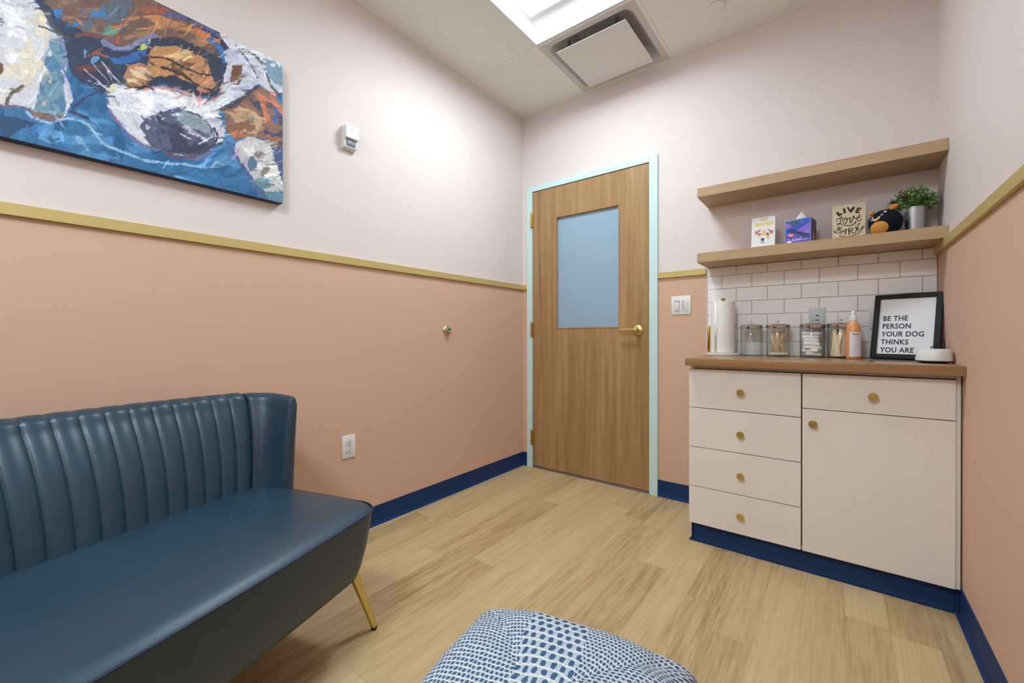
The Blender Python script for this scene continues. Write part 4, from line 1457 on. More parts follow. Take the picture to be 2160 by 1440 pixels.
# ------------------------------------------------------------------ round white device with its black cable
dv = tag(empty('white_noise_machine', (0.3005, 2.335, CZ)), 'round white plastic device with a dark base beside the framed print', 'device')
lathe('device_body', [(0, 0.0090), (0.050, 0.0090), (0.0540, 0.0105), (0.0545, 0.013), (0.0490, 0.051), (0.0475, 0.0540), (0.044, 0.0555), (0, 0.0560)], M_WHITE, dv, 64, ang=40)
lathe('device_base', [(0, 0.0), (0.038, 0.0), (0.038, 0.003), (0.048, 0.0045), (0.050, 0.0088), (0, 0.0088)], M_BLACKINK, dv, 48, ang=40)
cb_pts = smooth_line([(0.030, 0.045, 0.003), (0.012, 0.062, 0.012), (0.004, 0.070, 0.045), (0.002, 0.074, 0.062), (0.018, 0.078, 0.062), (0.026, 0.080, 0.035), (0.022, 0.082, 0.030), (0.020, 0.086, 0.072), (0.028, 0.090, 0.098), (0.040, 0.092, 0.092), (0.044, 0.094, 0.062), (0.036, 0.096, 0.02), (0.02, 0.098, 0.0035), (-0.03, 0.10, 0.0025)], 8)
cb_pts = [(p[0], p[1], max(p[2], 0.0022)) for p in cb_pts]
tube('power_cable', cb_pts, 0.0018, M_BLACKINK, dv, 8)

# ------------------------------------------------------------------ things on the lower shelf
SZ = 1.4703
# book
bk = tag(empty('pet_book', (-0.3085, 2.532, SZ), math.radians(-3)), 'white book with a puppy face and gold title on the lower shelf', 'book')
BW, BH, BD = 0.107, 0.171, 0.014
tilt = Matrix.Rotation(math.radians(-6), 4, 'X')
bm = bmesh.new()
add_box(bm, -BW / 2, BW / 2, -0.0012, 0.0, 0.0, BH, 0.0004, 1, mat=tilt)
add_box(bm, -BW / 2, BW / 2, BD - 0.0012, BD, 0.0, BH, 0.0004, 1, mat=tilt)
add_box(bm, -BW / 2 - 0.001, -BW / 2 + 0.0005, -0.0012, BD, 0.0, BH, 0.0004, 1, mat=tilt)
link_bm('book_cover', bm, plain('white_book_board', rgb(225, 222, 220), 0.4), bk)
bm = bmesh.new()
add_box(bm, -BW / 2 + 0.002, BW / 2 - 0.003, 0.0001, BD - 0.0014, 0.003, BH - 0.003, mat=tilt)
link_bm('pages', bm, plain('cream_pages', rgb(226, 214, 194), 0.8), bk)
PUP = [
    ('poly', (206, 142, 104), [(300, 740), (350, 700), (450, 680), (520, 640), (400, 860), (330, 830)]),
    ('poly', (214, 128, 96), [(840, 620), (900, 650), (1000, 660), (1070, 700), (1050, 770), (990, 820), (930, 760)]),
    ('poly', (232, 222, 208), [(430, 800), (520, 660), (680, 620), (840, 640), (930, 780), (920, 920), (850, 1040), (760, 1110), (640, 1160), (540, 1120), (460, 1020)]),
    ('poly', (226, 188, 138), [(600, 680), (760, 660), (780, 780), (740, 860), (660, 880), (590, 820)]),
    ('poly', (222, 180, 128), [(760, 860), (910, 820), (920, 920), (850, 1010), (780, 960)]),
    ('poly', (232, 200, 160), [(440, 860), (560, 880), (520, 980), (450, 960)]),
    ('line', (76, 54, 40), [(540, 640), (470, 740), (400, 850)], 13),
    ('line', (76, 46, 36), [(840, 610), (900, 690), (960, 790)], 15),
    ('line', (176, 92, 62), [(940, 760), (985, 700), (1050, 690)], 14),
    ('poly', (236, 236, 240), [(600, 920), (740, 900), (820, 1040), (760, 1120), (560, 1120), (500, 1030)]),
    ('ell', (60, 46, 50), (515, 825, 52, 44)),
    ('ell', (196, 176, 190), (508, 812, 22, 18)),
    ('ell', (48, 36, 44), (830, 805, 58, 48)),
    ('ell', (196, 180, 200), (838, 796, 18, 20)),
    ('ell', (50, 66, 100), (640, 1015, 80, 58)),
    ('ell', (64, 86, 130), (640, 1060, 55, 34)),
    ('ell', (150, 165, 205), (600, 1000, 14, 10)),
    ('line', (70, 80, 130), [(550, 1120), (630, 1145), (720, 1115)], 14),
    ('line', (200, 200, 210), [(880, 990), (820, 1090)], 6),
]


def pup_cols(u, v):
    X = 205 + u * 905
    top = 250 + (105 - 250) * u
    bot = 1305 + (1210 - 1305) * u
    v = (v * BH - 0.0160) / (BH - 0.0160)
    return paint(X, bot + (top - bot) * v, (230, 230, 228), PUP, 4.0, 0.03, 0.02)


cv = picture('puppy_picture', tilt @ basis((-BW / 2 + 0.001, -0.0014, 0.001), (1, 0, 0), (0, 0, 1)), BW - 0.002, BH - 0.002, 150, 220, pup_cols, attr_mat('printed_cover', 0.35), bk)
M_GOLDINK = plain('gold_foil_print', rgb(206, 178, 74), 0.4, metal=0.3)
text('title_lettering', 'PET', tilt @ basis((0.003, -0.0016, 0.1475), (1, 0, 0), (0, 0, 1)), 0.0235, M_GOLDINK, bk, 0.0001, 0.0011, 'CENTER', 0.86)
text('title_lettering', 'PRAYERS', tilt @ basis((0.003, -0.0016, 0.1240), (1, 0, 0), (0, 0, 1)), 0.0235, M_GOLDINK, bk, 0.0001, 0.0011, 'CENTER', 0.93)
bm = bmesh.new()
for k in range(9):
    add_box(bm, -0.036 + k * 0.0085, -0.0305 + k * 0.0085, -0.0017, -0.0014, 0.1155, 0.1168, mat=tilt)
link_bm('subtitle_print', bm, plain('pale_blue_print', rgb(165, 180, 190), 0.6), bk)

# tissue box
tb = tag(empty('tissue_box', (-0.1475, 2.5535, SZ), math.radians(-9)), 'blue and purple cube tissue box with a tissue sticking out', 'tissue box')
TW, THh = 0.1085, 0.1245
bm = bmesh.new()
add_box(bm, -TW / 2, TW / 2, -TW / 2, TW / 2, 0, THh, 0.002, 2)
link_bm('box_body', bm, plain('lilac_box_card', rgb(128, 140, 220), 0.4), tb, autosmooth=40)
TIS = [
    ('poly', (150, 108, 200), [(100, 620), (330, 680), (430, 750), (200, 840), (100, 830)]),
    ('poly', (44, 68, 110), [(100, 500), (800, 300), (820, 460), (620, 620), (430, 720), (250, 620), (100, 620)]),
    ('poly', (34, 78, 190), [(1050, 440), (1050, 560), (830, 720), (560, 870), (330, 850), (230, 1040), (100, 1080), (150, 860), (430, 730), (620, 620), (820, 460)]),
    ('poly', (140, 100, 200), [(1060, 570), (1060, 900), (900, 930), (560, 875), (830, 720)]),
    ('poly', (122, 128, 220), [(1060, 780), (1060, 960), (820, 960), (920, 850)]),
    ('poly', (36, 52, 96), [(240, 860), (440, 830), (620, 890), (800, 940), (1060, 980), (1060, 1040), (820, 1060), (560, 990), (300, 960)]),
    ('poly', (96, 80, 190), [(100, 1010), (300, 960), (560, 990), (820, 1060), (1080, 1070), (1080, 1400), (100, 1400)]),
    ('poly', (34, 78, 190), [(100, 850), (260, 860), (300, 1000), (230, 1050), (100, 1070)]),
    ('ell', (244, 140, 150), (340, 1055, 125, 52)),
    ('poly', (44, 56, 150), [(100, 1130), (1080, 1040), (1080, 1100), (100, 1190)]),
]
rst = random.Random(4)
for k in range(70):
    t = rst.random()
    x_ = 230 + 600 * t + rst.uniform(-40, 40)
    y_ = 620 - 130 * t + rst.uniform(-70, 90)
    TIS.append(('ell', (170, 195, 235), (x_, y_, 7, 7)))


def tis_cols(u, v):
    X = 155 + u * 920
    top = 565 + (395 - 565) * u
    bot = 1345 + (1220 - 1345) * u
    v = (v * THh - 0.0085) / (THh - 0.0085)
    return paint(X, bot + (top - bot) * v, (60, 80, 190), TIS, 3.0, 0.03, 0.03)


m_pr = attr_mat('printed_card', 0.4)
picture('front_picture', basis((-TW / 2 + 0.004, -TW / 2 - 0.0004, 0.003), (1, 0, 0), (0, 0, 1)), TW - 0.008, THh - 0.007, 110, 120, tis_cols, m_pr, tb)
SID = [('poly', (70, 50, 70), [(0, 0), (1000, 0), (1000, 600), (0, 500)]), ('ell', (150, 120, 140), (500, 600, 160, 130)), ('ell', (190, 80, 80), (300, 820, 200, 110)), ('ell', (180, 110, 60), (700, 850, 180, 130)), ('ell', (200, 190, 190), (560, 700, 90, 60)), ('poly', (46, 50, 130), [(0, 0), (130, 0), (160, 1000), (0, 1000)])]
picture('side_picture', basis((TW / 2 + 0.0004, -TW / 2 + 0.003, 0.003), (0, 1, 0), (0, 0, 1)), TW - 0.006, THh - 0.007, 60, 60, lambda u, v: paint(u * 1000, (1 - v) * 1000, (60, 40, 90), SID, 60.0, 0.006, 0.1), m_pr, tb)
# small printed panel and mark at the lower front
y0 = -TW / 2 - 0.0006
bm = bmesh.new()
for x0, x1, z0, z1 in ((-0.0225, -0.0135, 0.0135, 0.0225),):
    add_box(bm, x0, x1, y0 - 0.0002, y0, z0 + 0.004, z1 + 0.004)
add_box(bm, -0.046, -0.0265, y0 - 0.0002, y0, 0.0095, 0.0215)
add_box(bm, -0.0095, 0.0160, y0 - 0.0002, y0, 0.0230, 0.0252)
add_box(bm, -0.0095, 0.0080, y0 - 0.0002, y0, 0.0185, 0.0212)
add_box(bm, 0.0100, 0.0420, y0 - 0.0002, y0, 0.0200, 0.0216)
for k in range(4):
    add_box(bm, -0.046 + k * 0.0175, -0.035 + k * 0.0175, y0 - 0.0002, y0, 0.0302 + 0.0002 * k, 0.0317 + 0.0002 * k)
link_bm('front_print', bm, plain('white_print', rgb(232, 232, 244), 0.5), tb)
lathe('logo_dot', [(0, 0), (0.0026, 0), (0.0026, 0.0002), (0, 0.0002)], plain('purple_ink', rgb(80, 70, 160), 0.5), tb, 20, basis((-0.018, y0 - 0.0003, 0.022), (1, 0, 0), (0, 0, 1)))
# opening and tissue
lathe('box_opening', [(0, 0), (0.026, 0), (0.026, 0.0005), (0, 0.0005)], plain('opening_film', rgb(150, 155, 175), 0.3), tb, 32, Matrix.Translation((0, 0, THh)))
bm = bmesh.new()
nu, nv = 33, 12
g_ = []
for j in range(nv + 1):
    t = j / nv
    row = []
    for i in range(nu):
        a = 2 * PI * i / nu
        rx = 0.022 * (1 - t) ** 0.75 + 0.0012
        ry = 0.011 * (1 - t) ** 0.8 + 0.0012
        k_ = 1 + 0.22 * math.sin(a * 4 + t * 3) * (1 - 0.4 * t)
        row.append(bm.verts.new((rx * k_ * math.cos(a) + 0.004 * t, ry * k_ * math.sin(a), THh + 0.0008 + 0.044 * t + 0.002 * math.sin(a * 2) * t)))
    g_.append(row)
for a, b2 in zip(g_, g_[1:]):
    for i in range(nu):
        bm.faces.new((a[i], a[(i + 1) % nu], b2[(i + 1) % nu], b2[i]))
bm.faces.new(g_[-1])
link_bm('tissue', bm, plain('white_tissue', rgb(240, 236, 232), 0.9, bump=0.2), tb, smooth=True)

# wooden sign LIVE Love BARK
ws = tag(empty('wooden_sign', (0.0405, 2.530, SZ)), 'pale wood sign with black script lettering on the lower shelf', 'sign')
WW, WH = 0.1235, 0.171
tl2 = Matrix.Rotation(math.radians(-5), 4, 'X')
bm = bmesh.new()
add_box(bm, -WW / 2, WW / 2, 0, 0.012, 0, WH, 0.001, 1, mat=tl2)
link_bm('sign_board', bm, wood('pale_pine', rgb(196, 176, 138), rgb(222, 210, 180), 'Z', 0.6, 1.6, 0.9), ws)
bm = bmesh.new()
MS = tl2 @ basis((-WW / 2, -0.0001, 0), (1, 0, 0), (0, 0, 1))


def sg(pts):
    """sketch units of the sign face to metres"""
    out = []
    for x_, y_ in pts:
        u_ = (x_ - 100) / 1008
        top = 380 + (190 - 380) * u_
        bot = 1340 + (1225 - 1340) * u_
        out.append((u_ * WW, 0.0155 + (bot - y_) / (bot - top) * (WH - 0.0155)))
    return out


def stk(pts, w_, taper=None):
    wm = w_ / 1008 * WW
    add_stroke(bm, sg(pts), wm if taper is None else (lambda t: wm * taper(t)), MS, 0.0006)


for poly in ([(205, 580), (285, 530), (335, 610), (385, 560), (420, 605), (310, 690)],
             [(415, 440), (485, 418), (525, 560), (460, 592)],
             [(540, 390), (600, 378), (655, 470), (715, 372), (805, 370), (690, 545), (630, 545)],
             [(865, 385), (990, 405), (975, 440), (905, 430), (890, 462), (950, 470), (935, 500), (872, 492), (858, 520), (930, 535), (905, 580), (780, 545)]):
    P_ = sg(poly)
    add_prism(bm, P_, MS, 0.0006)
# Love
stk([(255, 830), (225, 810), (240, 770), (290, 740), (350, 745), (400, 720), (400, 695), (370, 690), (345, 740), (350, 810), (345, 890), (300, 935), (260, 940), (255, 905), (300, 885), (360, 905)], 24)
stk([(345, 890), (420, 930), (540, 960), (660, 945), (760, 900), (830, 820)], 32, lambda t: 0.6 + 0.6 * t)
stk([(450, 720), (415, 790), (440, 850), (490, 905), (540, 830), (560, 760), (530, 715), (480, 720), (490, 780), (540, 770), (600, 740)], 24)
stk([(610, 735), (640, 710), (650, 860), (690, 840), (720, 740), (745, 655), (765, 700), (800, 740), (850, 730)], 28)
stk([(840, 740), (900, 700), (945, 655), (920, 635), (870, 680), (850, 750), (880, 800), (940, 790), (980, 725)], 26)
# BARK
stk([(330, 1010), (270, 1080), (190, 1170), (155, 1140), (165, 1095)], 26)
stk([(230, 1060), (300, 1005), (370, 1010), (380, 1050), (300, 1080), (340, 1100), (340, 1160), (260, 1190), (195, 1170)], 24)
stk([(345, 1220), (420, 1130), (530, 1055)], 26)
stk([(530, 1055), (505, 1150), (490, 1235)], 30)
stk([(385, 1115), (450, 1140), (520, 1135)], 20)
stk([(600, 1060), (610, 1140), (620, 1225)], 34)
stk([(575, 1070), (640, 1035), (710, 1045), (720, 1090), (640, 1115), (700, 1160), (760, 1190), (810, 1165), (810, 1110)], 24)
stk([(800, 990), (840, 1060), (880, 1120)], 38)
stk([(938, 908), (905, 882), (878, 930), (868, 1000), (846, 1066)], 24)
stk([(862, 1045), (920, 1052), (980, 1042), (1040, 1010), (1045, 975), (1010, 970), (1000, 1030), (950, 1120), (860, 1200), (720, 1260), (560, 1290), (430, 1285)], 22)
stk([(310, 1275), (380, 1275), (460, 1290)], 34, lambda t: 1.0 - 0.5 * t)
link_bm('sign_lettering', bm, M_BLACKINK, ws)

# plush puppy ball
pg = tag(empty('plush_dog', (0.168, 2.512, SZ), math.radians(-8)), 'round black plush dog toy with tan belly tucked by the plant pot', 'plush toy')
M_PLB = plain('black_plush', rgb(22, 26, 34), 0.95, bump=0.6, bscale=400, spec=0.2)
M_PLT = plain('tan_plush', rgb(214, 150, 76), 0.95, bump=0.6, bscale=400, spec=0.2)
M_PLC = plain('pale_tan_plush', rgb(226, 180, 140), 0.95, bump=0.4, bscale=400, spec=0.2)
bm = bmesh.new()
bmesh.ops.create_uvsphere(bm, u_segments=48, v_segments=32, radius=1.0)
CR = (0.0595, 0.054, 0.0600)
for v in bm.verts:
    x_, y_, z_ = v.co
    if z_ < -0.75:
        z_ = -0.75 + (z_ + 0.75) * 0.45
    v.co = (x_ * CR[0] * (1 + 0.02 * math.sin(z_ * 5)), y_ * CR[1], z_ * CR[2])
zb = min(v.co.z for v in bm.verts)
PC = -zb + 0.0005
for v in bm.verts:
    v.co.z += PC
link_bm('body', bm, M_PLB, pg, smooth=True)


def surf(ax_, az_, lift=0.0):
    """point on the ball front from sideways and upward fractions, pushed out by lift"""
    yy = -math.sqrt(max(0.02, 1 - ax_ * ax_ - az_ * az_))
    n = Vector((ax_ / CR[0], yy / CR[1], az_ / CR[2])).normalized()
    return Vector((ax_ * CR[0], yy * CR[1], az_ * CR[2] + PC)) + n * lift


def patch(name, cx_, cz_, rx_, rz_, m_, th_=0.003, rot=0.0, ring=0.0):
    """soft patch following the ball"""
    bm = bmesh.new()
    n, kmax = 28, 6
    c0 = bm.verts.new(surf(cx_, cz_, th_)) if not ring else None
    prev = None
    for k in range(0 if ring else 1, kmax + 1):
        t = k / kmax
        if ring:
            t = ring + (1 - ring) * t
        row = []
        for i in range(n):
            a = 2 * PI * i / n
            ex, ez = rx_ * t * math.cos(a), rz_ * t * math.sin(a)
            dx_, dz_ = ex * math.cos(rot) - ez * math.sin(rot), ex * math.sin(rot) + ez * math.cos(rot)
            lf_ = th_ * math.sqrt(max(0, 1 - t ** 4)) - (0.001 if k == kmax else 0)
            row.append(bm.verts.new(surf(cx_ + dx_, max(-0.97, cz_ + dz_), max(lf_, -0.0005) if not ring else th_)))
        if prev:
            for i in range(n):
                bm.faces.new((prev[i], prev[(i + 1) % n], row[(i + 1) % n], row[i]))
        elif c0:
            for i in range(n):
                bm.faces.new((c0, row[i], row[(i + 1) % n]))
        prev = row
    return link_bm(name, bm, m_, pg, smooth=True)


patch('belly_patch', -0.30, -0.42, 0.55, 0.46, M_PLT, 0.0035)
patch('brow_spot', 0.03, 0.72, 0.10, 0.075, M_PLC, 0.0022)
patch('brow_spot', -0.68, 0.42, 0.04, 0.08, M_PLC, 0.0020, -0.5)
M_EYE = plain('pale_blue_eye_ring', rgb(150, 185, 220), 0.4)
patch('eye', -0.14, 0.50, 0.085, 0.08, M_EYE, 0.0016, 0.3, ring=0.6)
patch('eye', -0.72, 0.24, 0.06, 0.09, M_EYE, 0.0016, -0.2, ring=0.6)
# muzzle: bent soft roll
bm = bmesh.new()
mz = smooth_line([tuple(surf(-0.62, 0.26, 0.0015)), tuple(surf(-0.54, 0.15, 0.003)), tuple(surf(-0.44, 0.14, 0.0045)), tuple(surf(-0.33, 0.22, 0.003)), tuple(surf(-0.25, 0.36, 0.0015))], 5)
nn = len(mz)
add_tube(bm, mz, [0.0038 + 0.0018 * math.sin(PI * i / (nn - 1)) for i in range(nn)], 12)
link_bm('muzzle', bm, M_PLC, pg, smooth=True)


def ear(x_, z_, tilt_, w_, h_, seed):
    bm = bmesh.new()
    bmesh.ops.create_uvsphere(bm, u_segments=28, v_segments=20, radius=1.0)
    for v in bm.verts:
        a = math.atan2(v.co.z, v.co.x)
        k_ = 1 + 0.12 * math.sin(a * 3 + seed) + 0.08 * math.sin(a * 5 + seed * 2)
        v.co = Vector((v.co.x * w_ * k_, v.co.y * 0.011 * (1 + 0.3 * math.sin(v.co.x * 6 + seed)), v.co.z * h_ * k_))
    bmesh.ops.transform(bm, matrix=Matrix.Translation((x_, -0.018, PC + z_)) @ Matrix.Rotation(tilt_, 4, 'Y'), verts=bm.verts)
    return link_bm('ear', bm, M_PLT, pg, smooth=True)


ear(0.028, 0.0625, -0.45, 0.017, 0.0105, 1.0)
ear(-0.0445, 0.047, 0.5, 0.0085, 0.0105, 2.0)

# plant in steel bucket
pp_ = tag(empty('potted_plant', (0.2660, 2.585, SZ)), 'artificial green plant with pale tips in a steel bucket', 'potted plant')
lathe('bucket', [(0, 0.0), (0.0385, 0.0), (0.0395, 0.003), (0.0395, 0.006), (0.0380, 0.008), (0.0480, 0.111), (0.0500, 0.1125), (0.0500, 0.1150), (0.0480, 0.1160), (0.0465, 0.1140), (0.0375, 0.012), (0, 0.012)], M_SILVER, pp_, 56, ang=40)
lathe('soil', [(0, 0.098), (0.0445, 0.098), (0.0445, 0.1005), (0, 0.104)], plain('dark_moss', rgb(50, 48, 34), 0.95, bump=1.0, bscale=200), pp_, 32)
M_LEAF = []
for i, c in enumerate([rgb(92, 142, 66), rgb(132, 176, 98), rgb(206, 222, 182), rgb(110, 88, 66)]):
    M_LEAF.append(plain(['mid_green_leaf', 'fresh_green_leaf', 'pale_tip_leaf', 'brown_sprig'][i], c, 0.55, var=0.15, bscale=90))
rf = random.Random(8)
bmf = bmesh.new()
bms = bmesh.new()


def leaf(bm, p, d, up, l_, w_, mi):
    d = d.normalized()
    s = d.cross(up)
    if s.length < 1e-4:
        s = d.orthogonal()
    s.normalize()
    n = s.cross(d)
    v0 = bm.verts.new(p)
    v1 = bm.verts.new(p + d * l_ * 0.5 + s * w_ * 0.5 + n * w_ * 0.15)
    v2 = bm.verts.new(p + d * l_)
    v3 = bm.verts.new(p + d * l_ * 0.5 - s * w_ * 0.5 + n * w_ * 0.15)
    v4 = bm.verts.new(p + d * l_ * 0.5 - n * w_ * 0.05)
    for f in ((v0, v1, v4), (v1, v2, v4), (v0, v4, v3), (v4, v2, v3)):
        bm.faces.new(f).material_index = mi


for k in range(210):
    ph = rf.uniform(0, 2 * PI)
    el = math.acos(rf.uniform(0.02, 1.0))
    st = Vector((rf.uniform(0, 0.028) * math.cos(ph), rf.uniform(0, 0.028) * math.sin(ph), 0.102))
    R_ = rf.uniform(0.66, 1.0)
    tipr = Vector((math.sin(el) * math.cos(ph) * 0.091, math.sin(el) * math.sin(ph) * 0.083, 0.112 + math.cos(el) * 0.103))
    tip = Vector((tipr.x * R_, tipr.y * R_, 0.108 + (tipr.z - 0.108) * R_))
    mid = (st + tip) / 2 + Vector((0, 0, 0.010))
    pts = smooth_line([tuple(st), tuple(mid), tuple(tip)], 5)
    add_tube(bms, pts, 0.0006, 4)
    kind = 3 if (tip.x < -0.02 and tip.z > 0.15 and rf.random() < 0.55) else None
    for j in range(3, len(pts)):
        p = Vector(pts[j])
        d = (Vector(pts[j]) - Vector(pts[j - 1])).normalized()
        last = j >= len(pts) - 2
        for q in range(3 if not last else 5):
            dd = (d * rf.uniform(0.3, 1.0) + Vector((rf.uniform(-1, 1), rf.uniform(-1, 1), rf.uniform(-0.6, 1))) * 0.9)
            mi = kind if kind is not None else ((2 if rf.random() < 0.55 else 1) if last and R_ > 0.86 else (1 if rf.random() < 0.35 else 0))
            leaf(bmf, p, dd, Vector((0, 0, 1)), rf.uniform(0.008, 0.0135), rf.uniform(0.0038, 0.0058), mi)
for bmx in (bmf, bms):
    for v in bmx.verts:
        if v.co.x > 0.0885:
            v.co.x = 0.0885
        if v.co.y > 0.1035:
            v.co.y = 0.1035
fo = link_bm('foliage', bmf, M_LEAF, pp_)
fo['kind'] = 'stuff'
st_ = link_bm('stems', bms, M_LEAF[0], pp_, smooth=True)
st_['kind'] = 'stuff'

# ------------------------------------------------------------------ sofa (local x along the seat, +y to its front)
SW = 1.30
sf = tag(empty('loveseat', (-1.227, 0.860, 0), math.atan2(-0.9563, 0.2924)), 'navy blue leather loveseat with channel tufted back and gold legs', 'sofa')
# A right-handed frame: local x = along the sofa to its left end, local y = towards its front


def round_rect(x0, x1, y0, y1, r_, n=8):
    pts = []
    for cx_, cy_, a0 in ((x1 - r_, y1 - r_, 0), (x0 + r_, y1 - r_, 90), (x0 + r_, y0 + r_, 180), (x1 - r_, y0 + r_, 270)):
        for k in range(n + 1):
            a = math.radians(a0 + 90 * k / n)
            pts.append((cx_ + r_ * math.cos(a), cy_ + r_ * math.sin(a)))
    return pts


def densify(pts, step=0.03):
    out = []
    for i in range(len(pts)):
        a, b2 = pts[i], pts[(i + 1) % len(pts)]
        d = math.hypot(b2[0] - a[0], b2[1] - a[1])
        n = max(1, int(d / step))
        for k in range(n):
            out.append((a[0] + (b2[0] - a[0]) * k / n, a[1] + (b2[1] - a[1]) * k / n))
    return out


def seat_ring(ins, bow=0.0):
    base = densify(round_rect(0, SW, -0.640, 0, 0.085, 10))
    cx_, cy_ = SW / 2, -0.32
    out = []
    hx2, hy2 = SW / 2, 0.32
    for x_, y_ in base:
        # offset inwards, and bow the front edge outwards slightly
        sx_ = (hx2 - ins) / hx2
        sy_ = (hy2 - ins) / hy2
        X_, Y_ = cx_ + (x_ - cx_) * sx_, cy_ + (y_ - cy_) * sy_
        if y_ > -0.3:
            X_n = (x_ - cx_) / hx2
            Y_ += FRONT_BOW * (1 - X_n * X_n) * min(1, (y_ + 0.3) / 0.3)
        out.append((X_, Y_))
    return out


FRONT_BOW = 0.018
bm = bmesh.new()
layers = [(0.060, 0.225), (0.048, 0.222), (0.036, 0.232), (0.026, 0.262), (0.014, 0.320), (0.005, 0.385), (0.001, 0.425), (0.000, 0.4385), (0.004, 0.4420), (0.011, 0.4478), (0.020, 0.4535), (0.032, 0.4590), (0.048, 0.4635), (0.07, 0.4668), (0.10, 0.4690), (0.15, 0.4703), (0.21, 0.4709), (0.28, 0.4712)]
rings = []
for ins, z_ in layers:
    rings.append([bm.verts.new((x_, y_, z_)) for x_, y_ in seat_ring(ins)])
for a, b2 in zip(rings, rings[1:]):
    n = len(a)
    for i in range(n):
        bm.faces.new((a[i], a[(i + 1) % n], b2[(i + 1) % n], b2[i]))
bm.faces.new(rings[0])
bm.faces.new(rings[-1])
st2 = link_bm('seat', bm, M_LEATHER, sf, autosmooth=50)
pipe = [(x_, y_, 0.4415) for x_, y_ in seat_ring(-0.0012)]
tube('piping', pipe, 0.0040, M_PIPING, st2, 8, True)

# back: cross-section swept along a plan path; b = distance behind the front edge
CW = 0.0524


def lean_at(t, lean_t):
    """upright near the seat, rolling back towards the top"""
    return lean_t * (0.45 * t + 0.55 * t ** 3)


def back_profile(top, lean_t, puff, z0=0.40, thick=0.084, fan=0.0):
    """(n, z, sideways) loop: n grows to the back"""
    pr = []
    nf = 18
    zt = top - 0.030
    for k in range(nf + 1):
        t = k / nf
        pr.append((lean_at(t, lean_t) - puff, z0 + (zt - z0) * t, fan * t))
    n_top = lean_t - puff
    wdt = thick / 2 + puff * 0.5
    for k in range(1, 8):
        a = PI * k / 8
        pr.append((n_top + wdt - wdt * math.cos(a), zt + 0.030 * math.sin(a) + puff * 0.35 * math.sin(a), fan))
    nb = lean_t + thick
    for k in range(1, 9):
        t = k / 8
        pr.append((nb - 0.020 * t, zt - (zt - 0.240) * t, fan * (1 - t)))
    pr.append((0.03, 0.240, 0))
    return pr


def sweep(name, stations, mats, parent, cap=True):
    """stations: (x, b, nx, nb, profile)"""
    bm = bmesh.new()
    rows = []
    for (x_, b_, nx_, nb_, pr) in stations:
        rows.append([bm.verts.new((x_ + nx_ * p[0] + p[2], -(b_ + nb_ * p[0]), p[1])) for p in pr])
    for a, b2 in zip(rows, rows[1:]):
        n = len(a)
        for i in range(n):
            bm.faces.new((a[i], a[(i + 1) % n], b2[(i + 1) % n], b2[i]))
    bm.faces.new(rows[0])
    bm.faces.new(rows[-1])
    return link_bm(name, bm, mats, parent, autosmooth=60)


BB, BTOP, BLEAN = 0.500, 0.806, 0.090
XS0, XS1 = 0.100, SW - 0.100
nch = round((XS1 - XS0) / CW)
cwid = (XS1 - XS0) / nch
stn = []
for c in range(nch):
    for k in range(12 if c < nch - 1 else 13):
        s_ = k / 12
        puff = 0.0100 * (math.sin(PI * s_) ** 0.6 if 0 < s_ < 1 else 0)
        x_ = XS0 + (c + s_) * cwid
        # slight fan: seams lean outwards near the ends, crown in the middle
        u_ = (x_ - SW / 2) / (SW / 2)
        top = BTOP - 0.006 * u_ * u_
        stn.append((x_, BB, 0.0, 1.0, back_profile(top, 0.064 + 0.076 * (1 - u_ * u_), puff, 0.40, 0.080, 0.060 * u_)))
sweep('channel_back', stn, M_LEATHER, sf)


bm = bmesh.new()
for c in range(1, nch):
    x_ = XS0 + c * cwid
    u_ = (x_ - SW / 2) / (SW / 2)
    lt_ = 0.064 + 0.076 * (1 - u_ * u_)
    zt_ = BTOP - 0.006 * u_ * u_ - 0.030
    for k in range(5, 62):
        t_ = k / 64
        z_ = 0.40 + (zt_ - 0.40) * t_
        for sg_ in (-1, 1):
            xx = x_ + 0.060 * u_ * t_ + sg_ * 0.0042
            pf_ = 0.0100 * math.sin(PI * 0.0042 / cwid) ** 0.6
            yy = -(BB + lean_at(t_, lt_) - pf_)
            add_box(bm, xx - 0.0006, xx + 0.0006, yy - 0.0004, yy + 0.0008, z_ - 0.0013, z_ + 0.0013)
link_bm('stitching', bm, plain('teal_thread', rgb(44, 96, 112), 0.5), sf)


def bez(p0, p1, p2, t):
    return tuple((1 - t) ** 2 * p0[i] + 2 * t * (1 - t) * p1[i] + t * t * p2[i] for i in range(2))


